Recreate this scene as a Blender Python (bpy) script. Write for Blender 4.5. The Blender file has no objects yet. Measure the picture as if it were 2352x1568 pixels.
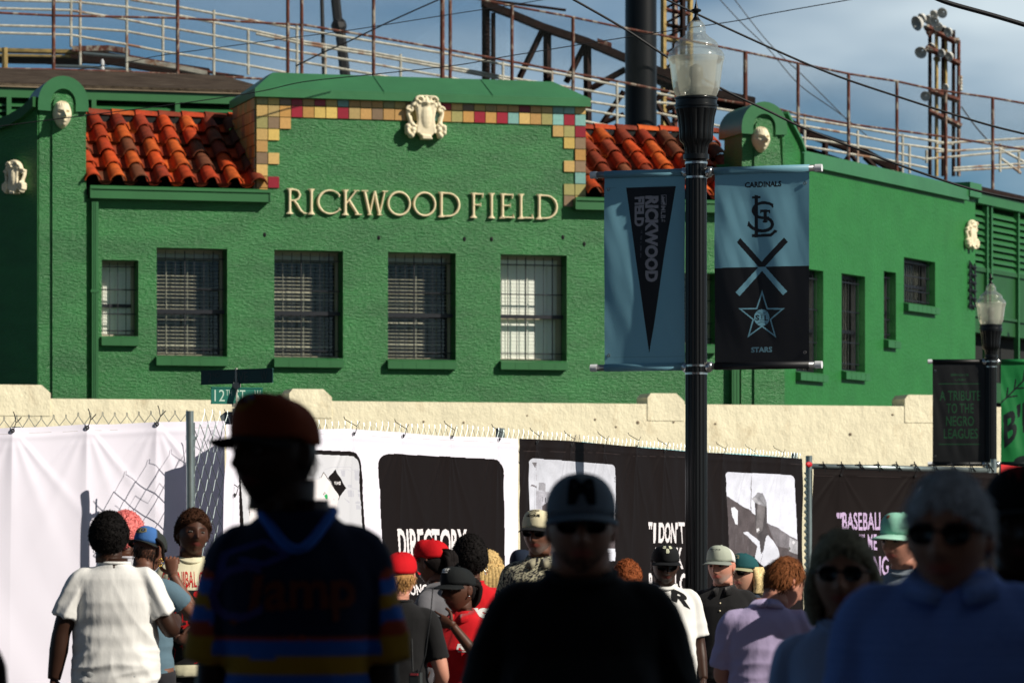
import bpy, bmesh, math, random
from mathutils import Vector, Matrix, noise
from mathutils.bvhtree import BVHTree
R=math.radians; PI=math.pi
sin,cos=math.sin,math.cos
scene=bpy.context.scene
# ---------------------------------------------------------------- camera, sky, sun, exposure
F=8820.0; CX=1176.0; HZ=1200.0; EYE=1.6      # focal length and horizon in the units of a 2352 px wide frame
cam_d=bpy.data.cameras.new('camera'); cam=bpy.data.objects.new('camera',cam_d); scene.collection.objects.link(cam)
cam.location=(0,0,EYE); cam.rotation_euler=(R(90),0,0)
cam_d.sensor_width=36; cam_d.lens=F/2352*36; cam_d.shift_y=(HZ-784)/2352
cam_d.clip_start=.1; cam_d.clip_end=3000
cam_d.dof.use_dof=True; cam_d.dof.focus_distance=27; cam_d.dof.aperture_fstop=6.6
scene.camera=cam
SUN_AZ=62; SUN_EL=33
sd=Vector((sin(R(SUN_AZ))*cos(R(SUN_EL)),-cos(R(SUN_AZ))*cos(R(SUN_EL)),sin(R(SUN_EL))))
sl=bpy.data.lights.new('sun','SUN'); sl.energy=5.0; sl.angle=R(.5); sl.color=(1,.92,.80)
so=bpy.data.objects.new('sun',sl); scene.collection.objects.link(so)
so.rotation_euler=sd.to_track_quat('Z','Y').to_euler(); so.location=(20,-10,30)
scene.view_settings.view_transform='Standard'; scene.view_settings.look='None'
scene.view_settings.exposure=0; scene.view_settings.gamma=1
w=bpy.data.worlds.new('World'); scene.world=w; w.use_nodes=True
nt=w.node_tree; nt.nodes.clear()
def wn(t,**k):
    n=nt.nodes.new(t)
    for a,b in k.items(): setattr(n,a,b)
    return n
sky=wn('ShaderNodeTexSky',sky_type='NISHITA',sun_disc=False,sun_elevation=R(SUN_EL),sun_rotation=R(180-SUN_AZ),
       air_density=1.0,dust_density=.3,ozone_density=2.5,altitude=100)
bg=wn('ShaderNodeBackground'); bg.inputs[1].default_value=.052
tc=wn('ShaderNodeTexCoord'); mp=wn('ShaderNodeMapping'); mp.inputs['Scale'].default_value=(8,8,22)
mp.inputs['Location'].default_value=(2.1,0,.7)
n1=wn('ShaderNodeTexNoise'); n1.inputs['Scale'].default_value=1.0; n1.inputs['Detail'].default_value=4; n1.inputs['Roughness'].default_value=.42
cr=wn('ShaderNodeValToRGB'); cr.color_ramp.elements[0].position=.36; cr.color_ramp.elements[1].position=.66
sx=wn('ShaderNodeSeparateXYZ')
mr=wn('ShaderNodeMapRange'); mr.inputs[1].default_value=-.11; mr.inputs[2].default_value=.07; mr.inputs[3].default_value=.20; mr.inputs[4].default_value=1.0
mm=wn('ShaderNodeMath',operation='MULTIPLY')
tint=wn('ShaderNodeMixRGB',blend_type='MULTIPLY'); tint.inputs[0].default_value=1; tint.inputs[2].default_value=(.38,.67,.91,1)
mix=wn('ShaderNodeMixRGB'); mix.inputs[2].default_value=(10.6,12.4,13.4,1)
ou=wn('ShaderNodeOutputWorld')
L=nt.links.new
L(tc.outputs['Generated'],mp.inputs[0]); L(mp.outputs[0],n1.inputs[0]); L(n1.outputs[0],cr.inputs[0])
L(tc.outputs['Generated'],sx.inputs[0]); L(sx.outputs[0],mr.inputs[0])
L(cr.outputs[0],mm.inputs[0]); L(mr.outputs[0],mm.inputs[1])
L(sky.outputs[0],tint.inputs[1]); L(tint.outputs[0],mix.inputs[1]); L(mm.outputs[0],mix.inputs[0])
hz=wn('ShaderNodeMapRange'); hz.inputs[1].default_value=.10; hz.inputs[2].default_value=.36; hz.inputs[3].default_value=1.25; hz.inputs[4].default_value=.62
L(sx.outputs[2],hz.inputs[0]); fin=wn('ShaderNodeMixRGB',blend_type='MULTIPLY'); fin.inputs[0].default_value=1; L(mix.outputs[0],fin.inputs[1]); 
yz=wn('ShaderNodeMapRange'); yz.inputs[1].default_value=-.1; yz.inputs[2].default_value=.8; yz.inputs[3].default_value=.75; yz.inputs[4].default_value=1.0
ym=wn('ShaderNodeMath',operation='MULTIPLY'); L(sx.outputs[1],yz.inputs[0]); L(yz.outputs[0],ym.inputs[0]); L(hz.outputs[0],ym.inputs[1]); L(ym.outputs[0],fin.inputs[2])
L(fin.outputs[0],bg.inputs[0]); L(bg.outputs[0],ou.inputs[0])
scene.cycles.use_denoising=True
scene.cycles.max_bounces=6; scene.cycles.transparent_max_bounces=24

# ---------------------------------------------------------------- helpers
def P(u,v,Y): return Vector(((u-CX)/F*Y,Y,EYE+(HZ-v)/F*Y))
class Frame:
    """an upright plane: origin p0, direction at angle a from the x axis; o is measured toward the street"""
    def __init__(s,p0,a):
        s.p0=Vector((p0[0],p0[1],0)); s.a=a; s.d=Vector((cos(a),sin(a),0)); s.n=Vector((sin(a),-cos(a),0))
    def q(s,u,v,o=0):
        r=Vector(((u-CX)/F,1,0)); t=(s.n.dot(s.p0)+o)/s.n.dot(r); p=r*t
        return ((p-s.p0).dot(s.d), EYE+(HZ-v)/F*t)
    def w(s,x,z,o=0): return s.p0+s.d*x+s.n*o+Vector((0,0,z))
    def inv(s,x,z,o=0):
        p=s.w(x,z,o); return (CX+p.x/p.y*F, HZ-(p.z-EYE)/p.y*F)
col=scene.collection
def setp(o,label=None,cat=None,group=None,kind=None):
    if label: o['label']=label
    if cat: o['category']=cat
    if group: o['group']=group
    if kind: o['kind']=kind
    return o
def empty(name,loc=(0,0,0),rz=0,label=None,cat=None,group=None):
    o=bpy.data.objects.new(name,None); col.objects.link(o); o.location=loc; o.rotation_euler=(0,0,rz); o.empty_display_size=.2
    return setp(o,label,cat,group)
def link(name,me,mat=None,parent=None):
    o=bpy.data.objects.new(name,me); col.objects.link(o)
    if mat is not None:
        for m in (mat if isinstance(mat,(list,tuple)) else [mat]): me.materials.append(m)
    if parent is not None: o.parent=parent
    return o
def copy_tree(o,parent=None):
    c=o.copy(); col.objects.link(c); c.parent=parent
    for ch in list(o.children): copy_tree(ch,c)
    return c
class MB:
    def __init__(s): s.v=[];s.f=[];s.m=[];s.mi=0;s.c=None
    def add(s,vs,fs,mi=None):
        n=len(s.v); s.v+= [tuple(p) for p in vs]; s.f+=[tuple(i+n for i in f) for f in fs]
        s.m+=[s.mi if mi is None else mi]*len(fs)
    def box(s,x0,x1,y0,y1,z0,z1,mi=None):
        if x0>x1:x0,x1=x1,x0
        if y0>y1:y0,y1=y1,y0
        if z0>z1:z0,z1=z1,z0
        s.add([(x,y,z) for z in(z0,z1) for y in(y0,y1) for x in(x0,x1)],
              [(0,2,3,1),(4,5,7,6),(0,1,5,4),(2,6,7,3),(0,4,6,2),(1,3,7,5)],mi)
    def prism(s,poly,y0,y1,mi=None):
        """poly in (x,z) pushed from y0 to y1 (y0<y1), front at y0"""
        n=len(poly); vs=[(x,y0,z) for x,z in poly]+[(x,y1,z) for x,z in poly]
        fs=[tuple(range(n)),tuple(range(2*n-1,n-1,-1))]+[(i,i+n,(i+1)%n+n,(i+1)%n) for i in range(n)]
        s.add(vs,fs,mi)
    def loft(s,rings,cap=True,closed=True,mi=None):
        n=len(rings[0]); vs=[p for r in rings for p in r]; fs=[]
        for i in range(len(rings)-1):
            for j in range(n if closed else n-1):
                k=(j+1)%n; fs.append((i*n+j,i*n+k,(i+1)*n+k,(i+1)*n+j))
        if cap: fs.append(tuple(range(n-1,-1,-1))); b=(len(rings)-1)*n; fs.append(tuple(range(b,b+n)))
        s.add(vs,fs,mi)
    def tube(s,pts,r,n=6,mi=None,cap=True,flat=None):
        pts=[Vector(p) for p in pts]; rs=r if isinstance(r,(list,tuple)) else [r]*len(pts); rings=[]; ref=None
        for i,p in enumerate(pts):
            t=(pts[min(i+1,len(pts)-1)]-pts[max(i-1,0)])
            if t.length<1e-9: t=Vector((0,0,1))
            t.normalize()
            if ref is None: ref=Vector((0,0,1)) if abs(t.z)<.9 else Vector((0,1,0))
            a=t.cross(ref)
            if a.length<1e-6: a=t.orthogonal()
            a.normalize(); b=t.cross(a); b.normalize(); ref=-b
            fl=1 if flat is None else flat
            rings.append([p+(a*cos(2*PI*j/n)+b*sin(2*PI*j/n)*fl)*rs[i] for j in range(n)])
        s.loft(rings,cap,True,mi)
    def lathe(s,prof,n=32,c=(0,0),mi=None,fn=None,cap=False):
        rings=[]
        for (z,r) in prof:
            rings.append([(c[0]+cos(2*PI*j/n)*(r if fn is None else fn(z,r,2*PI*j/n)),c[1]+sin(2*PI*j/n)*(r if fn is None else fn(z,r,2*PI*j/n)),z) for j in range(n)])
        s.loft(rings,cap,True,mi)
    def sphere(s,c,r,nu=12,nv=8,mi=None):
        if not isinstance(r,(tuple,list)): r=(r,r,r)
        vs=[];fs=[]
        for i in range(nv+1):
            t=PI*i/nv
            for j in range(nu):
                p=2*PI*j/nu; vs.append((c[0]+r[0]*sin(t)*cos(p),c[1]+r[1]*sin(t)*sin(p),c[2]+r[2]*cos(t)))
        for i in range(nv):
            for j in range(nu):
                k=(j+1)%nu; fs.append((i*nu+j,(i+1)*nu+j,(i+1)*nu+k,i*nu+k))
        s.add(vs,fs,mi)
    def mesh(s,name='m',smooth=False,clean=False):
        me=bpy.data.meshes.new(name); me.from_pydata(s.v,[],s.f); me.polygons.foreach_set('material_index',s.m)
        if smooth: me.polygons.foreach_set('use_smooth',[True]*len(s.f))
        me.update(); me.validate(clean_customdata=False)
        return me
    def build(s,name,mat=None,parent=None,smooth=False,angle=None):
        me=s.mesh(name,smooth or angle is not None)
        if angle is not None:
            try: me.set_sharp_from_angle(angle=R(angle))
            except Exception: pass
        return link(name,me,mat,parent)
def remesh(me,voxel,smooth_it=4,fac=.5):
    o=bpy.data.objects.new('tmp',me); col.objects.link(o)
    m=o.modifiers.new('r','REMESH'); m.mode='VOXEL'; m.voxel_size=voxel; m.use_smooth_shade=True
    if smooth_it: k=o.modifiers.new('s','SMOOTH'); k.factor=fac; k.iterations=smooth_it
    dg=bpy.context.evaluated_depsgraph_get(); r=bpy.data.meshes.new_from_object(o.evaluated_get(dg))
    bpy.data.objects.remove(o); r.polygons.foreach_set('use_smooth',[True]*len(r.polygons)); return r
def join_meshes(ms):
    b=MB()
    for m in ms: b.add([v.co for v in m.vertices],[tuple(p.vertices) for p in m.polygons])
    return b
def setcol(me,fn):
    """per vertex linear colour attribute"""
    a=me.color_attributes.new('Col','FLOAT_COLOR','POINT'); buf=[]
    for v in me.vertices:
        c=fn(v.co); buf+= [c[0],c[1],c[2],1]
    a.data.foreach_set('color',buf)
# ---------------------------------------------------------------- materials
def mat(name,c,rough=.6,metal=0,bump=None,var=None,spec=.5,stretch=(1,1,1),attr=False,transl=0,stain=None,sheen=0,dist=None,bump2=None):
    m=bpy.data.materials.new(name); m.use_nodes=True; t=m.node_tree; nd=t.nodes; lk=t.links.new
    b=nd['Principled BSDF']; b.inputs['Roughness'].default_value=rough; b.inputs['Metallic'].default_value=metal
    b.inputs['Specular IOR Level'].default_value=spec; b.inputs['Base Color'].default_value=(*c,1)
    if sheen: b.inputs['Sheen Weight'].default_value=sheen
    co=nd.new('ShaderNodeTexCoord'); ma=nd.new('ShaderNodeMapping'); ma.inputs['Scale'].default_value=stretch; lk(co.outputs['Object'],ma.inputs[0])
    src=None
    if attr:
        at=nd.new('ShaderNodeAttribute'); at.attribute_name='Col'; src=at.outputs['Color']
    if var:
        n=nd.new('ShaderNodeTexNoise'); n.inputs['Scale'].default_value=var[0]; n.inputs['Detail'].default_value=5; lk(ma.outputs[0],n.inputs[0])
        h=nd.new('ShaderNodeMapRange'); h.inputs[1].default_value=.3; h.inputs[2].default_value=.7; h.inputs[3].default_value=1-var[1]; h.inputs[4].default_value=1+var[1]; lk(n.outputs[0],h.inputs[0])
        x=nd.new('ShaderNodeMixRGB'); x.blend_type='MULTIPLY'; x.inputs[0].default_value=1
        if src: lk(src,x.inputs[1])
        else: x.inputs[1].default_value=(*c,1)
        lk(h.outputs[0],x.inputs[2]); src=x.outputs[0]
    if stain:   # (scale, colour, threshold lo, hi): dirt or rust patches
        n=nd.new('ShaderNodeTexNoise'); n.inputs['Scale'].default_value=stain[0]; n.inputs['Detail'].default_value=6; n.inputs['Roughness'].default_value=.65; lk(ma.outputs[0],n.inputs[0])
        h=nd.new('ShaderNodeMapRange'); h.inputs[1].default_value=stain[2]; h.inputs[2].default_value=stain[3]; lk(n.outputs[0],h.inputs[0])
        x=nd.new('ShaderNodeMixRGB'); lk(h.outputs[0],x.inputs[0])
        if src: lk(src,x.inputs[1])
        else: x.inputs[1].default_value=(*c,1)
        x.inputs[2].default_value=(*stain[1],1); src=x.outputs[0]
    if src: lk(src,b.inputs['Base Color'])
    if bump:
        n=nd.new('ShaderNodeTexNoise'); n.inputs['Scale'].default_value=bump[0]; n.inputs['Detail'].default_value=5; n.inputs['Roughness'].default_value=.6; lk(ma.outputs[0],n.inputs[0])
        if dist: n.inputs['Distortion'].default_value=dist
        u=nd.new('ShaderNodeBump'); u.inputs['Strength'].default_value=1; u.inputs['Distance'].default_value=bump[1]; lk(n.outputs[0],u.inputs['Height']); lk(u.outputs[0],b.inputs['Normal'])
        if bump2:
            n2=nd.new('ShaderNodeTexNoise'); n2.inputs['Scale'].default_value=bump2[0]; n2.inputs['Detail'].default_value=3; lk(ma.outputs[0],n2.inputs[0])
            u2=nd.new('ShaderNodeBump'); u2.inputs['Distance'].default_value=bump2[1]; lk(n2.outputs[0],u2.inputs['Height']); lk(u.outputs[0],u2.inputs['Normal']); lk(u2.outputs[0],b.inputs['Normal'])
    if transl:
        tr=nd.new('ShaderNodeBsdfTranslucent'); ms=nd.new('ShaderNodeMixShader'); ms.inputs[0].default_value=transl
        if src: lk(src,tr.inputs[0])
        else: tr.inputs[0].default_value=(*c,1)
        lk(b.outputs[0],ms.inputs[1]); lk(tr.outputs[0],ms.inputs[2]); lk(ms.outputs[0],nd['Material Output'].inputs[0])
    return m
M={}
GR=(.021,.172,.039)
M['stucco']=mat('green_stucco',GR,.40,bump=(30,.027),bump2=(90,.008),var=(3,.20),stretch=(.42,1,1.1),spec=.58,dist=.25,stain=(1.1,(.010,.105,.026),.50,.80))
M['stucco_s']=mat('green_stucco_smooth',(.024,.165,.040),.5,bump=(16,.018),var=(2,.10),stretch=(1,1,1),spec=.3)
M['green']=mat('green_paint',(.026,.14,.042),.45,var=(1.3,.10))
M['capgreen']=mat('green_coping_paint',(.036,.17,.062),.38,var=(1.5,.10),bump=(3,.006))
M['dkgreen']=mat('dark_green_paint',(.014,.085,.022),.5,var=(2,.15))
M['cream']=mat('cream_plaster',(.90,.83,.60),.8,bump=(9,.018),bump2=(40,.006),var=(2.5,.10),stain=(2.6,(.50,.38,.22),.56,.85),spec=.2,stretch=(1,1,.7))
M['plaster']=mat('cream_ornament',(.80,.71,.50),.7,var=(20,.08),bump=(60,.002))
M['black']=mat('black_paint',(.004,.005,.006),.33,spec=.35)
M['blackmatte']=mat('black_matte',(.008,.009,.011),.6)
M['bars']=mat('window_bar_paint',(.008,.010,.016),.45)
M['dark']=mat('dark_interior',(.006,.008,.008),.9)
M['blind']=mat('blind_slats',(.40,.38,.29),.6)
M['white_blind']=mat('white_blind',(.90,.90,.82),.6)
M['frame']=mat('window_frame_beige',(.45,.40,.30),.6)
M['rust']=mat('rusty_steel',(.10,.024,.012),.8,var=(9,.5),stain=(6,(.34,.30,.24),.52,.62),stretch=(1,1,.5))
M['rustdk']=mat('dark_rusty_steel',(.018,.008,.006),.8,var=(6,.5),spec=.2)
M['galv']=mat('galvanised_steel',(.46,.45,.38),.6,metal=.2,var=(8,.3),stain=(2.2,(.26,.13,.07),.56,.64))
M['galvn']=mat('galvanised_pipe',(.30,.36,.36),.35,metal=.7,var=(12,.12))
M['silver']=mat('polished_steel',(.62,.62,.60),.22,metal=1)
M['roofdk']=mat('weathered_roof_felt',(.050,.036,.026),.95,var=(5,.6),stretch=(.5,2.2,6),stain=(4,(.15,.12,.09),.50,.68),spec=.1)
M['fascia']=mat('old_fascia_board',(.26,.20,.13),.8,var=(4,.3),stretch=(.3,1,3))
M['timber']=mat('yellow_weathered_timber',(.34,.24,.08),.8,var=(7,.4))
M['tile']=mat('terracotta',(.4,.08,.03),.75,attr=True,var=(9,.28),bump=(30,.004),spec=.2,stain=(5,(.10,.045,.03),.60,.74))
M['frieze']=mat('glazed_frieze_tile',(.5,.4,.2),.35,attr=True,var=(30,.10))
M['cloth']=mat('clothing',(.5,.5,.5),.85,attr=True,bump=(6,.006),bump2=(160,.0004),sheen=.1,spec=.2,stretch=(1,1,.42),dist=.3)
M['capcloth']=mat('cap_cloth',(.5,.5,.5),.85,attr=True,bump=(60,.0012),spec=.2)
M['skin']=mat('skin',(.5,.3,.2),.5,attr=True,bump=(120,.0005),spec=.28)
M['hair']=mat('hair',(.02,.01,.01),.8,attr=True,spec=.12,var=(90,.35))
M['banner']=mat('vinyl_banner',(.8,.8,.8),.7,attr=True,spec=.12,bump=(300,.0002))
M['lampbanner']=mat('lamp_banner_vinyl',(.2,.3,.4),.5,attr=True,transl=.16,bump=(260,.0003),stretch=(1,1,4))
M['letter']=mat('cream_letter_paint',(.80,.68,.43),.6,var=(20,.06))
M['dklens']=mat('dark_lens',(.004,.004,.005),.3,spec=.3)
M['gold']=mat('gold_metal',(.75,.5,.14),.25,metal=1)
M['plastic']=mat('grey_plastic',(.03,.035,.035),.45)
M['ground']=mat('asphalt',(.055,.055,.055),.9,bump=(40,.006),var=(3,.15))
M['concrete']=mat('concrete',(.34,.32,.28),.9,bump=(30,.004),var=(2,.12))
M['brick']=mat('brick_wall',(.28,.12,.08),.9,var=(8,.3))
M['signgreen']=mat('street_sign_green',(.0,.14,.10),.4,spec=.5)
M['signwhite']=mat('street_sign_white',(.6,.66,.62),.5)
# ---------------------------------------------------------------- art printed on flat things: polygons and text sampled by ray casting
_tc={}
def text_tris(s,bold=0.0):
    k=(s,bold)
    if k in _tc: return _tc[k]
    c=bpy.data.curves.new('t','FONT'); c.body=s; c.size=1; c.offset=bold; c.resolution_u=3
    o=bpy.data.objects.new('t',c); col.objects.link(o); dg=bpy.context.evaluated_depsgraph_get()
    me=bpy.data.meshes.new_from_object(o.evaluated_get(dg)); bpy.data.objects.remove(o)
    vs=[(v.co.x,v.co.y) for v in me.vertices]
    x0=min(a for a,b in vs);x1=max(a for a,b in vs);y0=min(b for a,b in vs);y1=max(b for a,b in vs)
    vs=[((a-x0)/(x1-x0),(b-y0)/(y1-y0)) for a,b in vs]
    _tc[k]=(vs,[tuple(p.vertices) for p in me.polygons]); return _tc[k]
class Art:
    def __init__(s,base=None): s.v=[];s.f=[];s.c=[];s.base=base;s.lay=0;s.bvh=None
    def poly(s,pts,c):
        """any simple polygon; later ones lie on top"""
        from mathutils.geometry import tessellate_polygon
        s.lay+=1; n=len(s.v); s.v+=[(x,y,s.lay*.01) for x,y in pts]
        for t in tessellate_polygon([[Vector((x,y,0)) for x,y in pts]]): s.f.append(tuple(i+n for i in t)); s.c.append(c)
    def rect(s,x0,y0,x1,y1,c): s.poly([(x0,y0),(x1,y0),(x1,y1),(x0,y1)],c)
    def line(s,pts,w,c):
        for (a,b) in zip(pts[:-1],pts[1:]):
            d=Vector((b[0]-a[0],b[1]-a[1])); l=d.length or 1; d/=l; n=Vector((-d.y,d.x))*w/2; e=d*w*.2
            s.poly([(a[0]+n.x-e.x,a[1]+n.y-e.y),(b[0]+n.x+e.x,b[1]+n.y+e.y),(b[0]-n.x+e.x,b[1]-n.y+e.y),(a[0]-n.x-e.x,a[1]-n.y-e.y)],c)
    def ell(s,cx,cy,rx,ry,c,n=28): s.poly([(cx+rx*cos(2*PI*i/n),cy+ry*sin(2*PI*i/n)) for i in range(n)],c)
    def rrect(s,q,r,c,n=8):
        """rounded quad: q = TL,TR,BR,BL ; r as fraction"""
        pts=[]
        for i in range(4):
            p=Vector(q[i]); a=Vector(q[i-1]); b=Vector(q[(i+1)%4]); ra=p+(a-p).normalized()*r; rb=p+(b-p).normalized()*r
            for k in range(n+1):
                t=k/n; pts.append(tuple(ra*(1-t)**2+p*2*t*(1-t)+rb*t*t))
        s.poly(pts,c)
    def text(s,st,q,c,bold=0):
        """q: TL,TR,BR,BL corners"""
        vs,fs=text_tris(st,bold); s.lay+=1; n=len(s.v); TL,TR,BR,BL=q
        for x,y in vs:
            X=(TL[0]*(1-x)+TR[0]*x)*y+(BL[0]*(1-x)+BR[0]*x)*(1-y); Y=(TL[1]*(1-x)+TR[1]*x)*y+(BL[1]*(1-x)+BR[1]*x)*(1-y)
            s.v.append((X,Y,s.lay*.01))
        for f in fs: s.f.append(tuple(i+n for i in f)); s.c.append(c)
    def tx(s,st,x0,y0,x1,y1,c,bold=0): s.text(st,[(x0,y0),(x1,y0),(x1,y1),(x0,y1)],c,bold)
    fx=None
    def done(s): s.bvh=BVHTree.FromPolygons(s.v,s.f,epsilon=0) if s.f else None; return s
    def at(s,x,y):
        if s.bvh is None: return s.base
        h=s.bvh.ray_cast(Vector((x,y,100)),Vector((0,0,-1)))
        c=s.base if h[2] is None else s.c[h[2]]
        return s.fx(x,y,c) if s.fx and c is not None else c
def art_grid(name,xs,ys,art,pos,mt,parent=None,solid=0,smooth=True):
    """grid over art coordinates; pos(x,y)->Vector ; faces take the art colour at their centre, skipped where it is None"""
    nx=len(xs); vs=[pos(x,y) for y in ys for x in xs]; fs=[];cs=[]
    for j in range(len(ys)-1):
        for i in range(nx-1):
            c=art.at((xs[i]+xs[i+1])/2,(ys[j]+ys[j+1])/2)
            if c is None: continue
            fs.append((j*nx+i,(j+1)*nx+i,(j+1)*nx+i+1,j*nx+i+1)); cs.append(c)
    me=bpy.data.meshes.new(name); me.from_pydata(vs,[],fs)
    a=me.color_attributes.new('Col','FLOAT_COLOR','CORNER'); buf=[]
    for c in cs: buf+= [c[0],c[1],c[2],1]*4
    a.data.foreach_set('color',buf)
    if smooth: me.polygons.foreach_set('use_smooth',[True]*len(fs))
    me.update()
    return link(name,me,mt,parent)
def lin(a,b,n): return [a+(b-a)*i/n for i in range(n+1)]
def bezier(p,n=8):
    out=[]
    for i in range(n+1):
        t=i/n; q=[Vector(a) for a in p]
        while len(q)>1: q=[q[k]*(1-t)+q[k+1]*t for k in range(len(q)-1)]
        out.append(tuple(q[0]))
    return out
def head_point(d,W=.076,D=.096,H=.118,face=1.0):
    """surface of a human head, d = unit vector, face toward -y"""
    x=W*d.x; y=D*d.y; z=H*d.z
    if z<0:
        t=-z/H; x*=1-.30*t**1.4
        if y>0: y*=1-.42*t
        else: y*=1-.06*t
    else: y+=.006*(z/H)
    if y>.02 and z>-.05: x*=1+.05*min(1,(y-.02)/.05)
    if d.y<0:
        g=lambda cx,cz,sx,sz: math.exp(-((x-cx)/sx)**2-((z-cz)/sz)**2)
        f=-d.y
        y-=face*f*(.026*g(0,-.022,.0115,.016)+.016*g(0,0,.010,.022)+.008*g(.013,-.028,.008,.008)+.008*g(-.013,-.028,.008,.008)
            +.005*g(.03,.032,.022,.010)+.005*g(-.03,.032,.022,.010)-.011*g(.031,.012,.016,.011)-.011*g(-.031,.012,.016,.011)
            +.010*g(0,-.053,.024,.0085)+.007*g(0,-.062,.020,.007)-.007*g(0,-.0565,.026,.0028)+.008*g(0,-.092,.022,.018)
            +.004*g(.042,-.018,.018,.02)+.004*g(-.042,-.018,.018,.02)-.004*g(0,-.040,.008,.006))
    return Vector((x,y,z))
# ---------------------------------------------------------------- ground
def plane(name,x0,x1,y0,y1,z,m):
    b=MB(); b.box(x0,x1,y0,y1,z-.3,z); o=b.build(name,m); o['kind']='structure'; return o
plane('ground',-900,900,-300,1600,-.02,M['ground'])
plane('street',-60,60,-30,55.0,.0,M['ground'])
plane('pavement',-60,60,13.2,22.8,.004,M['ground'])
# ---------------------------------------------------------------- the ballpark front
fa=Frame((0,62),R(15.9)); FA=fa.a
bld=empty('ballpark_building',(0,62,0),FA,'green stucco ballpark front with tiled roofs and barred windows behind the cream wall','building')
def S(u,v=800,o=0): return fa.q(u,v,o)[0]
def Z(u,v,o=0): return fa.q(u,v,o)[1]
def wall_grid(b,x0,x1,z0,z1,holes,depth=.42,y=0):
    xs=sorted({x0,x1,*[h[0] for h in holes],*[h[1] for h in holes]}); zs=sorted({z0,z1,*[h[2] for h in holes],*[h[3] for h in holes]})
    for i in range(len(xs)-1):
        for j in range(len(zs)-1):
            cx=(xs[i]+xs[i+1])/2; cz=(zs[j]+zs[j+1])/2
            if any(h[0]<cx<h[1] and h[2]<cz<h[3] for h in holes): continue
            b.add([(xs[i],y,zs[j]),(xs[i+1],y,zs[j]),(xs[i+1],y,zs[j+1]),(xs[i],y,zs[j+1])],[(0,1,2,3)])
    for h in holes:
        a,c,d,e=h; Y=y+depth
        b.add([(a,y,d),(a,Y,d),(a,Y,e),(a,y,e)],[(0,1,2,3)]); b.add([(c,y,d),(c,y,e),(c,Y,e),(c,Y,d)],[(0,1,2,3)])
        b.add([(a,y,e),(a,Y,e),(c,Y,e),(c,y,e)],[(0,1,2,3)]); b.add([(a,y,d),(c,y,d),(c,Y,d),(a,Y,d)],[(0,1,2,3)])
zg=Z(400,443)                      # top of the gutter
z_eave=Z(400,450)
sL=S(195); sR=S(1700); c0=S(588); c1=S(1345); zc=(Z(588,224)+Z(1345,242))/2
W=[]  # windows: (s0,s1,z0,z1,kind)
for (u0,u1,v0,v1,k) in [(234,318,597,772,'small'),(360,522,570,818,'open'),(630,788,575,822,'open'),(891,1047,580,826,'open'),(1150,1302,585,828,'closed'),(1562,1645,627,790,'smallb')]:
    W.append((S(u0,v0),S(u1,v0),Z((u0+u1)/2,v1),Z((u0+u1)/2,v0),k))
holes=[x[:4] for x in W]
b=MB()
wall_grid(b,sL,c0,0,z_eave,[h for h in holes if h[1]<c0]); wall_grid(b,c0,c1,0,zc,[h for h in holes if c0<h[0]<c1])
wall_grid(b,c1,sR,0,z_eave,[h for h in holes if h[0]>c1])
b.build('front_wall',M['stucco'],bld)
b=MB()   # the raised block behind the lettering, and the body of the building
b.box(c0,c1,.45,1.75,z_eave-.3,zc)
b.add([(c0,0,z_eave-.3),(c0,.45,z_eave-.3),(c0,.45,zc),(c0,0,zc)],[(0,1,2,3)]); b.add([(c1,0,z_eave-.3),(c1,0,zc),(c1,.45,zc),(c1,.45,z_eave-.3)],[(0,1,2,3)])
b.box(sL-.3,sR+.3,1.2,6,0,z_eave-.35); b.build('wall_body',M['dkgreen'],bld)
# metal hip cap on the raised block
b=MB(); x0=c0-.05; x1=c1+.04; y0=-.16; y1=1.85; zb=zc-.02; zf=zb+.13; zt=Z(950,181,-.8)
b.add([(x0,y0,zb),(x1,y0,zb),(x1,y1,zb),(x0,y1,zb),(x0,y0,zf),(x1,y0,zf),(x1,y1,zf),(x0,y1,zf),
       (x0+.45,y0+.75,zt),(x1-.42,y0+.75,zt),(x1-.42,y1-.75,zt),(x0+.45,y1-.75,zt)],
      [(3,2,1,0),(0,1,5,4),(1,2,6,5),(2,3,7,6),(3,0,4,7),(4,5,9,8),(5,6,10,9),(6,7,11,10),(7,4,8,11),(8,9,10,11)])
for xx in (x0+2.1,x0+3.9): b.tube([(xx,y0-.004,zf-.02),(xx,y0+.005,zf+.012),(xx,y0+.75,zt+.004)],.006,4)
b.build('coping_cap',M['capgreen'],bld)
# frieze of glazed tiles
rng=random.Random(5)
PAL=[(.50,.27,.075),(.46,.33,.13),(.30,.012,.028),(.62,.44,.12),(.22,.44,.40),(.33,.30,.11),(.25,.17,.10),(.52,.30,.10),(.60,.40,.14)]
b=MB(); cols=[]
T=(S(1345)-S(588))/29.0
def tile_at(x,z,hh=None,ww=None):
    g=.006; b.box(x+g,x+(ww or T)-g,-.022-rng.random()*.006,.01,z+g,z+(hh or T)-g); c=rng.choice(PAL); k=.85+.3*rng.random(); cols.extend([(c[0]*k,c[1]*k,c[2]*k)]*8)
zt0=zc-.02
for i in range(29):
    tile_at(c0+i*T,zt0-.6*T,.6*T); tile_at(c0+i*T,zt0-1.6*T)
for side in(0,1):
    for r,n in enumerate([3,2,1,2,1,2,1 if side==0 else 2]):
        for k in range(n):
            x=c0+k*T if side==0 else c1-(k+1)*T
            tile_at(x,zt0-(2.6+r)*T)
            if side==1 and r==6: pass
nz_=int((zt0-z_eave)/T)
for r in range(nz_+1):
    for k in range(9):
        y=.02+k*T; c=rng.choice([PAL[0],PAL[1],PAL[5],PAL[6],PAL[7]]); g=.006; b.box(c0-.024-rng.random()*.004,c0+.005,y+g,y+T-g,zt0-(r+1)*T+g,zt0-r*T-g); cols.extend([c]*8)
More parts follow.
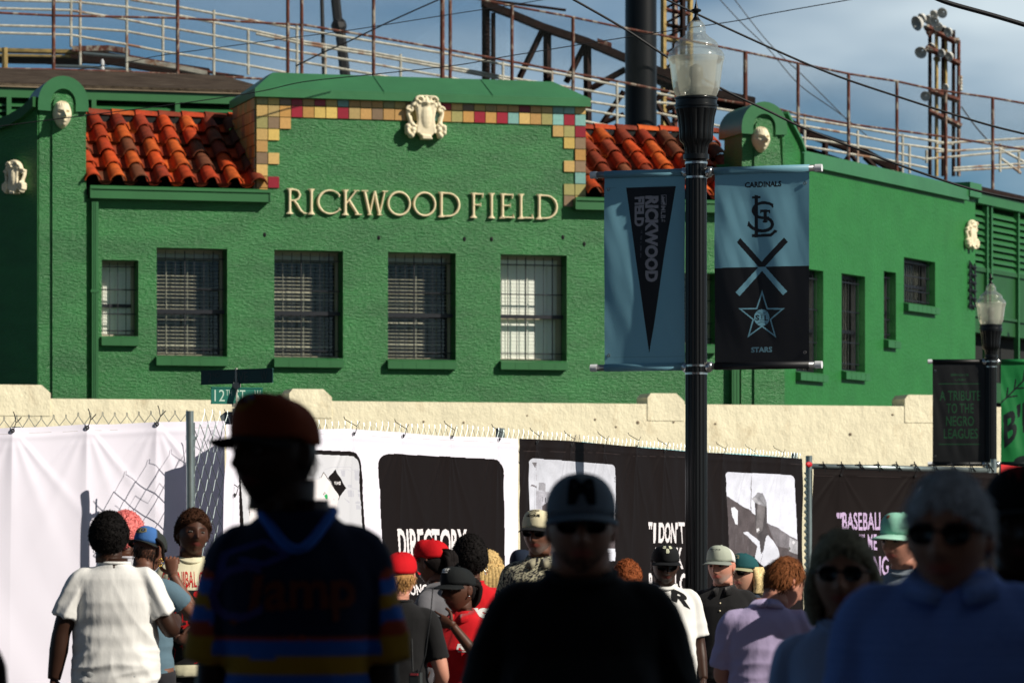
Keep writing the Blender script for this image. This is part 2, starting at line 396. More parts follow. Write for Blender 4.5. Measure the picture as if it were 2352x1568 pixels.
me=b.mesh('frieze'); a=me.color_attributes.new('Col','FLOAT_COLOR','POINT'); a.data.foreach_set('color',[q for c in cols for q in (*c,1)])
link('tile_frieze',me,M['frieze'],bld)
b=MB(); b.box(c0,c1,-.006,-.001,zt0-1.6*T,zt0); b.build('frieze_grout',mat('olive_grout',(.22,.26,.07),.8),bld)
# tiled roofs
TC=[(.46,.060,.012),(.34,.040,.012),(.22,.040,.018),(.13,.045,.022),(.50,.095,.018),(.26,.035,.014),(.17,.055,.026),(.40,.050,.013),(.20,.035,.016)]
def tile_roof(x0,x1,seed):
    rg=random.Random(seed); b=MB(); cs=[]
    ze=Z(400,424); yb=2.15; ztop=Z(400,277,-2.15)
    sl=Vector((0,yb+.1,ztop-ze)); Ln=sl.length; sl.normalize(); up=Vector((0,-sl.z,sl.y)); org=Vector((0,-.12,ze))
    nc=5; cl=Ln/nc; sp=.375; n=int((x1-x0)/sp)+1
    def colr():
        c=rg.choice(TC); k=.8+.4*rg.random(); return tuple(q*k for q in c)
    def barrel(x,k,r0,r1,lift,conv,c,ov=.05):
        rings=[]; N=8
        jx=rg.uniform(-.012,.012); jt=rg.uniform(-.01,.01)
        for t,rr in ((0,r0),(1,r1)):
            ring=[]
            d=k*cl-(ov if t==0 else 0)+(t*cl)
            for j in range(N+1):
                a=PI*j/N; px=x+jx-cos(a)*rr; h=(sin(a)*rr*.95 if conv else -sin(a)*rr*.55)+lift+(0.022 if t==0 else 0)
                p=org+sl*d+up*h; ring.append((px+jt*t,p.y,p.z))
            # inner side for thickness
            for j in range(N,-1,-1):
                a=PI*j/N; r2=rr-.016; px=x+jx-cos(a)*r2; h=(sin(a)*r2*.95 if conv else -sin(a)*r2*.55)+lift+(0.022 if t==0 else 0)-(0 if conv else .014)
                p=org+sl*d+up*h; ring.append((px+jt*t,p.y,p.z))
            rings.append(ring)
        nb=len(b.v); b.loft(rings); cs.extend([c]*(len(b.v)-nb))
    for i in range(n):
        x=x0+.1+i*sp
        for k in range(nc):
            if x+sp/2<x1-.05: barrel(x+sp/2,k,.12,.10,.035,False,colr())
            if x-.1<x1: barrel(x,k,.135,.105,.02,True,colr())
    # ridge tiles
    k=int((x1-x0)/.36)
    for i in range(k+1):
        xx=x0+i*(x1-x0)/k; c=colr(); nb=len(b.v); z0=ztop+.10; rings=[]
        for t in (0,1):
            r=.10-.02*t
            rings.append([(xx+t*.42,yb-.02-cos(PI*j/6)*r*1.3,z0+.012*(1-t)+sin(PI*j/6)*r-.05) for j in range(7)])
        b.loft(rings); cs.extend([c]*(len(b.v)-nb))
    me=b.mesh('tiles'); me.polygons.foreach_set('use_smooth',[True]*len(me.polygons))
    try: me.set_sharp_from_angle(angle=R(40))
    except Exception: pass
    a=me.color_attributes.new('Col','FLOAT_COLOR','POINT'); a.data.foreach_set('color',[q for c in cs for q in (*c,1)])
    o=link('tiled_roof',me,M['tile'],bld)
    b=MB(); b.add([(x0,-.05,ze-.1),(x1,-.05,ze-.1),(x1,yb,ztop-.1),(x0,yb,ztop-.1)],[(0,1,2,3)]); b.box(x0,x1,yb-.1,yb+.1,z_eave-.3,ztop+.03)
    b.box(x0,x1,-.02,.25,z_eave-.02,ze-.06)
    b.build('roof_board',M['dark'],bld)
    # mortar lumps under the lowest tiles
tile_roof(S(197),c0-.02,3); tile_roof(c1+.02,sR+.05,8)
def gutter(x0,x1,name='gutter'):
    b=MB(); zt=Z(400,432); h=.20
    prof=[(-.16,zt),(-.19,zt-.015),(-.19,zt-.055),(-.165,zt-.07),(-.165,zt-h),(0.0,zt-h),(.0,zt-h+.02),(-.14,zt-h+.02),(-.14,zt-.02),(-.16,zt-.02)]
    b.loft([[(x0,y,z) for y,z in prof],[(x1,y,z) for y,z in prof]]); b.box(x0,x0+.02,-.18,0,zt-h,zt-.02); b.box(x1-.02,x1,-.18,0,zt-h,zt-.02)
    return b.build(name,M['green'],bld)
gutter(S(207,440,.17),S(622,440,.17)); gutter(S(1322,450,.17),S(1690,440,.17))
for (u0,u1) in((211,226),(1681,1698)):
    b=MB(); x0=S(u0,700,.1);x1=S(u1,700,.1); b.box(x0,x1,-.11,-.01,0,z_eave-.13)
    b.box(x0+.03,x0+.045,-.118,-.10,0,z_eave-.13); b.box(x1-.045,x1-.03,-.118,-.10,0,z_eave-.13)
    for z in (3.4,5.2): b.box(x0-.02,x1+.02,-.122,-.0,z,z+.04)
    b.build('downspout',M['green'],bld)
# windows
def window(parent,x0,x1,z0,z1,kind,y=0,sill=True):
    D=.36 if kind!='vert' else .20; fr=MB(); yb=y+D; t=.05
    for (a,c,d,e) in ((x0,x0+t,z0,z1),(x1-t,x1,z0,z1),(x0+t,x1-t,z1-t*1.3,z1),(x0+t,x1-t,z0,z0+t*.8)): fr.box(a,c,yb-.03,yb+.04,d,e)
    zm=z0+(z1-z0)*.42
    f=fr.build('window',M['frame'] if kind!='vert' else M['bars'],parent)
    sash=MB(); sash.box(x0+t,x1-t,yb-.015,yb+.015,zm-.035,zm+.02)
    if kind in('open','closed'): sash.box(x0+t,x0+t+.03,yb-.01,yb+.02,z0+.04,zm-.035); sash.box(x1-t-.03,x1-t,yb-.01,yb+.02,z0+.04,zm-.035)
    sash.build('sash',M['bars'] if kind!='closed' else M['frame'],f)
    g=MB(); g.add([(x0+t,yb+.012,z0+t),(x1-t,yb+.012,z0+t),(x1-t,yb+.012,z1-t),(x0+t,yb+.012,z1-t)],[(0,1,2,3)]); g.build('pane',M['pane'],f)
    bl=MB(); pitch=.058
    n=int((z1-z0-.15)/pitch)
    tilt={'open':.35,'closed':1.42,'small':1.42,'smallb':.6,'vert':0}[kind]
    wd=.030 if kind in('open','smallb') else .066
    if kind!='vert':
        bl.box(x0+.03,x1-.03,yb+.035,yb+.075,z1-.16,z1-.05)
        rg=random.Random(int(x0*100))
        for i in range(n):
            zz=z1-.18-i*pitch
            if zz<z0+.03: break
            tl=tilt+rg.uniform(-.05,.05)
            if kind=='open' and rg.random()<.12: tl+=.5
            dy=cos(tl)*wd/2; dz=sin(tl)*wd/2
            # front edge low
            bl.add([(x0+.03,yb+.055-dy,zz-dz),(x1-.03,yb+.055-dy,zz-dz),(x1-.03,yb+.055+dy,zz+dz),(x0+.03,yb+.055+dy,zz+dz),
                    (x0+.03,yb+.055-dy,zz-dz-.003),(x1-.03,yb+.055-dy,zz-dz-.003),(x1-.03,yb+.055+dy,zz+dz-.003),(x0+.03,yb+.055+dy,zz+dz-.003)],
                   [(0,1,2,3),(7,6,5,4),(4,5,1,0),(3,2,6,7)])
        for fx in(.2,.5,.8):
            xx=x0+(x1-x0)*fx; bl.box(xx-.004,xx+.004,yb+.02,yb+.026,z0+.05,z1-.1)
    else:
        n=int((x1-x0)/.11)
        for i in range(n):
            xx=x0+.06+i*(x1-x0-.1)/n; bl.add([(xx,yb+.05,z0+.05),(xx+.075,yb+.09,z0+.05),(xx+.075,yb+.09,z1-.08),(xx,yb+.05,z1-.08)],[(0,1,2,3)])
    bl.build('blind',M['white_blind'] if kind in('closed','small','vert') else M['blind'],f)
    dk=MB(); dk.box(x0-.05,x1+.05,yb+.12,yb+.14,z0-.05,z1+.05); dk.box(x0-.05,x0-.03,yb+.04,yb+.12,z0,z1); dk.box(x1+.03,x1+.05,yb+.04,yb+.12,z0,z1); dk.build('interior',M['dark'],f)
    br=MB(); yo=y+D*.6
    wv=x1-x0; nb=max(3,round(wv/.16))
    for i in range(nb+1):
        xx=x0+.03+i*(wv-.06)/nb; thick=.010 if (i%3==0 and kind in('open','closed')) else .006
        br.tube([(xx,yo,z0+.03),(xx,yo,z1-.03)],thick,5)
    H=z1-z0
    if kind in('open','closed'): rows=[.07,.42,.425,.63,.91]
    else: rows=[.08,.3,.62,.92]
    for r in rows: br.box(x0,x1,yo-.01,yo+.01,z0+H*r-.008,z0+H*r+.010)
    if kind in('open','closed'): br.box(x0,x1,yo-.02,yo+.02,z0+H*.42-.03,z0+H*.42+.03)
    br.build('security_bars',M['bars'],f)
    if sill:
        sb=MB(); h=.15; sb.add([(x0-.02,y-.10,z0-.03),(x1-.01,y-.10,z0-.03),(x1-.01,y+.02,z0+.0),(x0-.02,y+.02,z0+.0),(x0-.02,y-.10,z0-h),(x1-.01,y-.10,z0-h),(x1-.01,y+.02,z0-h),(x0-.02,y+.02,z0-h)],
               [(0,1,2,3),(7,6,5,4),(4,5,1,0),(5,6,2,1),(7,4,0,3)])
        k=int((x1-x0)/.21)
        for i in range(1,k): xx=x0+i*(x1-x0)/k; sb.box(xx-.004,xx+.004,y-.103,y-.098,z0-h,z0-.03)
        sb.build('sill',M['green'],f)
    return f
pm=bpy.data.materials.new('window_glass'); pm.use_nodes=True; t=pm.node_tree; t.nodes.clear()
o_=t.nodes.new('ShaderNodeOutputMaterial'); tr=t.nodes.new('ShaderNodeBsdfTransparent'); gl=t.nodes.new('ShaderNodeBsdfGlossy'); gl.inputs['Roughness'].default_value=.05; gl.inputs[0].default_value=(.7,.8,.85,1)
mx=t.nodes.new('ShaderNodeMixShader'); mx.inputs[0].default_value=.045; t.links.new(tr.outputs[0],mx.inputs[1]); t.links.new(gl.outputs[0],mx.inputs[2]); t.links.new(mx.outputs[0],o_.inputs[0]); tr.inputs[0].default_value=(.94,.96,.95,1)
M['pane']=pm
for w_ in W: window(bld,*w_[:4],w_[4])
# pilasters with arched copings and masks
def arch_pts(cx,zb,hw,zt,n=14):
    """outline of an arch top from right to left"""
    return [(cx+hw*cos(PI*i/n),zb+(zt-zb)*sin(PI*i/n)) for i in range(n+1)]
MASKS=[]
def pilaster(u0,u1,vt,vsh,uc,left):
    x0=S(u0,300);x1=S(u1,300); xc=S(uc,300); zt=Z(uc,vt); zs=Z(uc,vsh); hw=(x1-x0)/2; xm=(x0+x1)/2
    b=MB(); zb=zs+.12
    body=[(x0-.03,0),(x1+.02,0),(x1,zs)]+[(xm+(hw-.14)*cos(PI*i/14),zb+(zt-zb-.13)*sin(PI*i/14)) for i in range(15)]+[(x0,zs)]
    b.prism(body,-.10,.8)
    b.prism([(x0+.20,0),(x1-.13,0),(x1-.13,zs)]+[(xm+.015+(hw-.20)*cos(PI*i/14),zb-.02+(zt-zb-.26)*sin(PI*i/14)) for i in range(15)]+[(x0+.20,zs)],-.135,-.09)
    b.build('pilaster',M['stucco'],bld)
    # coping: extruded ring
    b=MB(); outer=[(x0-.03,zs)]+list(reversed(arch_pts(xm,zb,hw+.03,zt)))+[(x1+.03,zs)]
    inner=[(x0+.17,zs-.01)]+[(xm-(hw-.17)*cos(PI*i/14),zb+(zt-zb-.20)*sin(PI*i/14)) for i in range(15)]+[(x1-.17,zs-.01)]
    n=len(outer)
    for (ya,yb_) in((-.17,1.0),):
        vs=[(p[0],ya,p[1]) for p in outer]+[(p[0],ya,p[1]) for p in inner]+[(p[0],yb_,p[1]) for p in outer]+[(p[0],yb_,p[1]) for p in inner]
        fs=[]
        for i in range(n-1):
            fs+=[(i,i+1,n+i+1,n+i),(2*n+i,3*n+i,3*n+i+1,2*n+i+1),(i,2*n+i,2*n+i+1,i+1),(n+i,n+i+1,3*n+i+1,3*n+i)]
        fs+=[(0,n,3*n,2*n),(n-1,3*n-1,4*n-1,2*n-1)]
        b.add(vs,fs)
    b.build('coping_arch',M['capgreen'],bld,angle=35)
    return xm
pilaster(88,195,177,257,139,True)
pilaster(1700,1796,236,310,1746,False)
def mask(u,v0,v1,hw):
    b=MB(); vs=[];fs=[]; N=64; K=64
    for i in range(K+1):
        th=PI*i/K
        for j in range(N+1):
            ph=-PI/2-.15+(PI+.3)*j/N
            d=Vector((sin(th)*sin(ph),-sin(th)*cos(ph),cos(th))); p=head_point(d,face=2.3)
            if p.z>.06: p.y-=.012*abs(sin(ph*9))*((p.z-.06)/.05); p.x*=1+.10*(p.z-.06)/.05
            vs.append(p)
    for i in range(K):
        for j in range(N): a=i*(N+1)+j; fs.append((a,a+N+1,a+N+2,a+1))
    b.add(vs,fs)
    o=b.build('mask_ornament',M['plaster'],bld,smooth=True)
    x=S(u,260,.12); z0=Z(u,v1);z1=Z(u,v0); k=(z1-z0)/.236; wx=(S(u+hw)-S(u-hw))/.156
    o.location=(x,-.13,(z0+z1)/2); o.scale=(wx,2.4,k)
mask(142,234,298,22); mask(1746,293,353,20)
# lettering: ribbons with a raised ridge
def ribbon(b,pts,ws,dep=.055):
    pts=[Vector((p[0],p[1])) for p in pts]; rings=[]
    for i,p in enumerate(pts):
        t=pts[min(i+1,len(pts)-1)]-pts[max(i-1,0)]; t.normalize(); n=Vector((-t.y,t.x)); w_=ws[i] if isinstance(ws,(list,tuple)) else ws
        h=w_/2
        rings.append([(p.x-n.x*h,0,p.y-n.y*h),(p.x-n.x*h,-dep*.6,p.y-n.y*h),(p.x-n.x*h*.55,-dep*.95,p.y-n.y*h*.55),(p.x,-dep,p.y),(p.x+n.x*h*.55,-dep*.95,p.y+n.y*h*.55),(p.x+n.x*h,-dep*.6,p.y+n.y*h),(p.x+n.x*h,0,p.y+n.y*h)])
    b.loft(rings)
def ell_pts(cx,cy,rx,ry,a0,a1,n=20): return [(cx+rx*cos(R(a0+(a1-a0)*i/n)),cy+ry*sin(R(a0+(a1-a0)*i/n))) for i in range(n+1)]
def VS(x,y0=0,y1=1): return ([(x,y0),(x,y0+.03),(x,y0+.08),(x,y0+.16),(x,y1-.16),(x,y1-.08),(x,y1-.03),(x,y1)],[.34,.30,.17,.125,.125,.17,.30,.34])
GL={
'I':(.34,[VS(.17)]),
'R':(.80,[VS(.17),([(.17,.955),(.36,.955),(.5,.9),(.56,.76),(.5,.6),(.36,.53),(.17,.53)],[.075,.08,.10,.115,.10,.08,.07]),([(.34,.53),(.46,.36),(.58,.14),(.72,.035),(.82,.03)],[.10,.115,.12,.09,.05])]),
'C':(.82,[(ell_pts(.47,.5,.43,.46,40,320,24),[.07]*4+[.09]*4+[.12]*9+[.09]*4+[.07]*4),([(.80,.80),(.79,.70)],[.14,.03]),([(.79,.28),(.81,.18)],[.03,.12])]),
'K':(.80,[VS(.17),([(.20,.45),(.60,.97)],.075),([(.50,.97),(.72,.97)],.05),([(.32,.58),(.66,.04)],.13),([(.55,.03),(.82,.03)],.06)]),
'W':(1.05,[([(.12,.97),(.33,.03)],.13),([(.33,.03),(.52,.97)],.075),([(.52,.97),(.72,.03)],.13),([(.72,.03),(.93,.97)],.075),([(0,.97),(.25,.97)],.06),([(.83,.97),(1.05,.97)],.06),([(.24,.03),(.42,.03)],.05),([(.63,.03),(.81,.03)],.05)]),
'O':(.92,[(ell_pts(.46,.5,.405,.455,0,360,36),.105)]),
'D':(.92,[VS(.17),([(.17,.955),(.40,.955)]+ell_pts(.43,.5,.42,.455,80,-80,16)+[(.40,.045),(.17,.045)],[.07,.08]+[.09]*4+[.12]*9+[.09]*4+[.08,.07])]),
'F':(.62,[VS(.17),([(.17,.955),(.56,.955)],.075),([(.57,.99),(.55,.80)],[.09,.03]),([(.17,.52),(.46,.52)],.07),([(.47,.60),(.47,.44)],.05)]),
'E':(.66,[VS(.17),([(.17,.955),(.56,.955)],.075),([(.57,.99),(.55,.80)],[.09,.03]),([(.17,.52),(.46,.52)],.07),([(.47,.60),(.47,.44)],.05),([(.17,.045),(.60,.045)],.075),([(.58,.18),(.61,.01)],[.03,.09])]),
'L':(.66,[VS(.17),([(.17,.045),(.60,.045)],.075),([(.60,.20),(.63,.01)],[.03,.10])]),
}
sg=empty('wall_lettering',fa.w(S(960),Z(960,495),.02),FA,'raised cream serif letters reading RICKWOOD FIELD on the green wall','sign')
LT=[('R',654,702),('I',704,724),('C',727,779),('K',782,828),('W',829,889),('O',887,943),('O',946,1001),('D',1002,1057),('F',1077,1110),('I',1118,1137),('E',1143,1181),('L',1185,1224),('D',1227,1281)]
for ch,u0,u1 in LT:
    um=(u0+u1)/2; f=(um-654)/(1281-654); vt=433+f*15; vb=491.5+f*13.5
    x0=S(u0,vb);x1=S(u1,vb);z0=Z(um,vb);z1=Z(um,vt); wd,st=GL[ch]; b=MB()
    for i,(pts,ws) in enumerate(st):
        H=z1-z0; sxx=(x1-x0)/wd; ws2=[q*H*.84 for q in ws] if isinstance(ws,(list,tuple)) else ws*H*.84
        ribbon(b,[(p[0]*sxx-(x1-x0)/2,p[1]*H) for p in pts],ws2,.042+.002*i)
    o=b.build('letter',M['letter'],sg,angle=50); o.location=((x0+x1)/2-S(960),0,z0-Z(960,495))
# plaster cartouches
def crest(parent,name,x,y,z,W_,H_,yaw=0):
    """shield with scrolls, garlands and fruit, W_ x H_ metres"""
    b=MB()
    b.prism([(-.20,.18),(-.17,.30),(.17,.30),(.20,.18),(.18,-.12),(.20,-.36),(.10,-.47),(-.10,-.47),(-.20,-.36),(-.18,-.12)],-.16,0)
    b.sphere((0,-.13,0),(.15,.07,.32))
    b.tube([(-.20,.04,.32),(-.22,-.10,.25),(-.17,-.12,-.05),(-.20,-.12,-.38)],[.05,.05,.035,.05],8)
    b.tube([(.20,.04,.32),(.22,-.10,.25),(.17,-.12,-.05),(.20,-.12,-.38)],[.05,.05,.035,.05],8)
    arc=[(.30*cos(PI*i/10),-.10,.24+.24*sin(PI*i/10)) for i in range(11)]; b.tube(arc,.065,8)
    b.tube([(.23*cos(PI*i/10),-.14,.22+.17*sin(PI*i/10)) for i in range(11)],.03,8)
    for s in(-1,1):
        sp=[]
        for i in range(16):
            a=i*.45; r=.11*(1-i/19); sp.append((s*(.15+r*cos(a)),-.17,.36+r*sin(a)))
        b.tube(sp,[.04-.0015*i for i in range(16)],6)
        sp=[(s*(.36+.09*(1-i/16)*cos(i*.5)),-.10,.16+.09*(1-i/16)*sin(i*.5)) for i in range(13)]; b.tube(sp,.035,6)
        b.tube([(s*.38,-.05,.22),(s*.40,-.06,.05),(s*.35,-.08,-.10)],[.07,.05,.05],8)
        b.tube([(s*.36,-.06,.0),(s*.34,-.10,-.22)],[.05,.06],8)
        for (dx,dz,r) in ((.33,-.18,.07),(.42,-.24,.075),(.31,-.30,.08),(.42,-.36,.07),(.34,-.43,.075),(.27,-.22,.05),(.44,-.30,.05),(.30,-.38,.05)): b.sphere((s*dx,-.10,dz),(r,.09,r),10,8)
    b.tube([(0,-.10,.45),(0,-.17,.30),(0,-.14,.22)],[.06,.07,.03],8)
    for k in(-.07,.07): b.tube([(k*1.3,-.1,.46),(k,-.17,.32),(k*.5,-.16,.22)],[.03,.035,.015],6)
    b.prism([(-.12,-.42),(.10,-.45),(.14,-.52),(-.10,-.52)],-.20,0)
    me=remesh(b.mesh(),.014,3,.4)
    o=link(name,me,M['plaster'],parent); o.location=(x,y,z); o.scale=(W_,1,H_); o.rotation_euler=(0,0,yaw); return o
zc0=(Z(975,218)+Z(975,322))/2
crest(bld,'crest_ornament',S(975,270,.03),-.0,zc0,(S(1021)-S(930))/.93,(Z(975,218)-Z(975,322))/1.04)
# wings
def corner(u,o=0): s=S(u,800,o); return fa.w(s,0,o)
pr=corner(1796,.10); fr_=Frame((pr.x,pr.y),R(63))
pl=corner(86,.10); fl=Frame((pl.x,pl.y),R(-31))
wr=empty('wing_wall',(pr.x,pr.y,0),fr_.a,'smooth green side wing of the ballpark angled away to the right, with narrow barred windows','building')
q=fr_.q
def rq(u,v,o=0): return q(u,v,o)
ztr=(rq(1836,374)[1]+rq(2215,441)[1])/2
xe=rq(2240,600)[0]; xe2=rq(2215,600)[0]
wh=[]
for (u0,u1,v0,v1,k) in [(1828,1891,613,852,'vert'),(1933,1987,627,850,'vert'),(2030,2058,622,778,'vert'),(2076,2148,590,694,'vert')]:
    a,z1=rq(u0,v0); c,_=rq(u1,v0); _,z0=rq(u0,v1); wh.append((a,c,z0,z1))
b=MB(); wall_grid(b,0,xe,0,ztr-.02,wh,depth=.26); b.box(.02,xe,.5,4,0,ztr-.1); b.add([(xe,0,0),(xe,.5,0),(xe,.5,ztr),(xe,0,ztr)],[(0,1,2,3)])
b.build('side_wall',M['stucco_s'],wr)
for h in wh: window(wr,h[0],h[1],h[2],h[3],'vert')
b=MB(); b.box(rq(1836,372)[0],xe2,-.09,.55,ztr-.10,ztr+.10); b.box(rq(1836,372)[0],xe2,-.05,.50,ztr+.10,ztr+.15); b.box(xe2-.02,xe+.02,-.12,.6,ztr-.02,ztr+.24); b.build('wing_coping',M['capgreen'],wr)
# scroll shaped shoulder between pilaster and wing
s0,z0_=rq(1797,262); pts=[(0,ztr-.3),(rq(1836,372)[0]+.02,ztr-.3),(rq(1836,372)[0]+.02,ztr+.12),(rq(1833,335)[0],rq(1833,335)[1]),(rq(1828,322)[0],rq(1828,322)[1]),(rq(1812,292)[0],rq(1812,292)[1]),(rq(1797,262)[0],rq(1797,262)[1]),(-.05,z0_+.02)]
b=MB(); b.prism(pts,-.02,.5); 
b2=MB(); out=pts[2:7]
for (p,r_) in zip(out[:-1],out[1:]):
    dd=Vector((r_[0]-p[0],r_[1]-p[1])).normalized(); nn=Vector((-dd.y,dd.x))*-.05
    b2.prism([(p[0],p[1]),(r_[0],r_[1]),(r_[0]+nn.x,r_[1]+nn.y),(p[0]+nn.x,p[1]+nn.y)][::-1],-.10,.6)
b.build('shoulder_wall',M['stucco'],wr); b2.build('shoulder_coping',M['capgreen'],wr)
cr_=crest(wr,'crest_ornament',rq(2229,540)[0]-.1,0,rq(2229,540)[1],.75,.72)
cr_.scale=(.58,.7,(rq(2229,507)[1]-rq(2229,573)[1])/1.04)
b=MB()  # dark bars standing in for a cast shadow on the wing corner
xw=rq(2231,650)[0]
for i in range(6):
    zz=rq(2231,612+i*18)[1]; b.tube([(xw-.2,-.03,zz),(xw+.12,-.05,zz-.02)],.02,5); b.tube([(xw-.15,-.04,zz+.06),(xw+.05,-.04,zz-.07)],.018,5)
b.tube([(xw-.2,-.04,rq(2231,600)[1]),(xw-.2,-.04,rq(2231,712)[1])],.016,5); b.tube([(xw+.08,-.04,rq(2231,605)[1]),(xw+.08,-.04,rq(2231,705)[1])],.02,5)
b.build('shadow_bars',M['bars'],wr)
wl=empty('wing_wall',(pl.x,pl.y,0),fl.a,'shaded dark green wing of the ballpark at the left edge with a cream cartouche','building')
lq=fl.q; b=MB()
zl=lq(40,275)[1]; e=lq(-140,500)[0]
pts=[(0,0),(0,lq(84,238)[1]),(lq(60,262)[0],lq(60,262)[1]),(lq(30,280)[0],lq(30,280)[1]),(lq(0,292)[0],lq(0,292)[1]),(e,lq(0,300)[1]),(e,0)]
b.prism(pts[::-1],0,.5); b.box(e,-.2,.5,4,0,7.2); b.build('side_wall',M['stucco'],wl)
b=MB()
for p,r_ in zip(pts[1:5],pts[2:6]):
    b.prism([(p[0],p[1]-.06),(p[0],p[1]+.10),(r_[0],r_[1]+.10),(r_[0],r_[1]-.06)][::-1],-.12,.62)
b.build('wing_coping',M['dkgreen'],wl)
c=crest(wl,'crest_ornament',lq(40,408)[0],0,lq(40,408)[1],.55,.5); c.scale=((lq(64,400)[0]-lq(16,400)[0])/.93,.8,(lq(40,370)[1]-lq(40,447)[1])/1.04)
# ---------------------------------------------------------------- louvred stand behind
st=empty('grandstand',(0,62,0),FA,'dark green louvred grandstand wall with weathered roof behind the front building','grandstand')
o=-4.2; B=-o
def gq(u,v): return fa.q(u,v,o)
xa=gq(-160,200)[0]; xb=gq(560,200)[0]
b=MB(); b.box(xa,xb,B,B+.25,gq(200,229)[1],gq(200,207)[1]); b.build('fascia_board',M['green'],st)
b=MB(); b.box(xa,xb,B-.05,B+.5,gq(200,206)[1],gq(200,197)[1]); b.build('roof_edge',M['fascia'],st)
b=MB(); za=gq(200,197)[1]; zb_=fa.q(200,163,-9)[1]; b.add([(xa,B-.05,za),(xb+.6,B-.05,za),(xb+.6,9,zb_),(xa,9,zb_),(xa,B-.05,za-.05),(xb+.6,B-.05,za-.05),(xb+.6,9,zb_-.3),(xa,9,zb_-.3)],[(0,1,2,3),(7,6,5,4),(0,4,5,1),(2,6,7,3),(1,5,6,2)]); b.build('roof',M['roofdk'],st)
for v in(245,258,272,290,310):
    b=MB(); z=gq(200,v)[1]; b.add([(xa,B+.05,z),(xb,B+.05,z),(xb,B+.25,z+.10),(xa,B+.25,z+.10),(xa,B+.05,z-.03),(xb,B+.05,z-.03),(xb,B+.25,z+.07),(xa,B+.25,z+.07)],[(0,1,2,3),(4,5,1,0),(7,6,5,4)]); b.build('louvre_slat',M['green'],st)
for u in(15,210,402): 
    b=MB(); x=gq(u,240)[0]; b.box(x,x+.08,B-.02,B+.1,5.5,gq(200,228)[1]); b.build('post',M['green'],st)
b=MB(); b.box(xa,xb,B+.5,B+3,0,gq(200,200)[1]); b.build('back_wall',M['dark'],st)
# louvred side at far right
sr=empty('grandstand',(pr.x,pr.y,0),fr_.a,'green louvred grandstand side beyond the right wing, behind the smaller lamp','grandstand')
o2=-.8; B=-o2
def hq(u,v): return fr_.q(u,v,o2)
xa=hq(2236,600)[0]; xb=xa+5.0
ztt=hq(2300,462)[1]
b=MB(); b.box(xa,xb,B-.1,B+.3,ztt-.15,ztt+.05); b.build('fascia_board',M['green'],sr)
b=MB(); b.box(xa,xb,B-.15,B+3,ztt+.05,ztt+.16); b.build('roof',M['rustdk'],sr)
zl0=hq(2300,625)[1]; zl1=ztt-.15
b=MB()
for i in range(9):
    z=zl0+.05+(zl1-zl0-.1)*i/9; b.add([(xa,B,z),(xb,B,z),(xb,B+.12,z+.12),(xa,B+.12,z+.12),(xa,B,z-.03),(xb,B,z-.03)],[(0,1,2,3),(4,5,1,0)])
b.build('louvre',M['green'],sr)
b=MB()
for u in(2262,2272,2334):
    x=hq(u,500)[0]; b.box(x,x+.07,B-.05,B+.05,0,ztt-.1)
b.build('post',M['green'],sr)
b=MB(); b.box(xa,xb,B+.02,B+.3,hq(2300,770)[1],zl0-.02); b.box(xa,xb,B-.03,B+.1,zl0-.06,zl0+.02); b.box(xa,xb,B-.03,B+.1,hq(2300,735)[1],hq(2300,729)[1]); b.build('panel',M['dkgreen'],sr)
b=MB(); b.box(xa,xb,B+.35,B+3,0,ztt); b.build('back_wall',M['dark'],sr)
b=MB(); b.box(xa,xb,B+.01,B+.3,hq(2300,925)[1],hq(2300,880)[1]); b.build('sill',M['dkgreen'],sr)
cw=empty('security_camera',fr_.w(hq(2322,645)[0],hq(2322,645)[1],.9),0,'small white security camera on the green panel above the smaller lamp','camera')
b=MB(); b.tube([(-.12,-.1,.03),(.12,-.05,-.03)],[.05,.05],8); b.build('camera_body',mat('white_plastic',(.7,.7,.66),.5),cw)
b=MB(); b.tube([(0,-.05,0),(.0,.08,-.02)],.02,6); b.build('bracket',M['galv'],cw)
# ---------------------------------------------------------------- cream wall
fc=Frame((0,57),R(15.9)); cq=fc.q
cwl=empty('cream_wall',(0,57,0),fc.a,'long cream plastered boundary wall with raised chamfered piers in front of the green building','wall')
zt=(cq(300,916)[1]+cq(1300,926)[1])/2
b=MB(); x0=cq(-120,900)[0]; x1=cq(2330,900)[0]; b.box(x0,x1,0,.5,0,zt)
b.build('wall_panel',M['cream'],cwl)
for (u0,u1,v) in((-60,116,883),(664,762,893),(1487,1572,903),(2078,2270,907)):
    a=cq(u0,900)[0]; c=cq(u1,900)[0]; t=cq((u0+u1)/2,v)[1]; b=MB()
    ch=.13
    b.prism([(a,zt-.25),(c,zt-.25),(c,t-ch*.9),(c-ch,t),(a+ch*.4,t),(a,t-ch*.5)],-.010,.53)
    b.build('pier',M['cream'],cwl)

for u,v,r_ in((973,1078,.02),(1065,1080,.02),(1211,1064,.016),(1465,1080,.03),(1547,1079,.02),(1367,1073,.02),(1415,1090,.02),(1643,1083,.02),(1953,1107,.028),(2050,1062,.02),(920,1089,.015)):
    s_,z_=cq(u,v-110); b=MB(); b.sphere((s_,-.0,z_),(r_,.012,r_*.9),8,6); b.build('anchor_hole',M['fascia'],cwl)
for u,v in((608,539),(870,546),(1067,549),(1129,549),(1293,545),(1342,560)):
    s_,z_=fa.q(u,v); b=MB(); b.sphere((s_,-.0,z_),(.028,.02,.04),7,5); b.build('anchor_hole',M['dark'],bld)
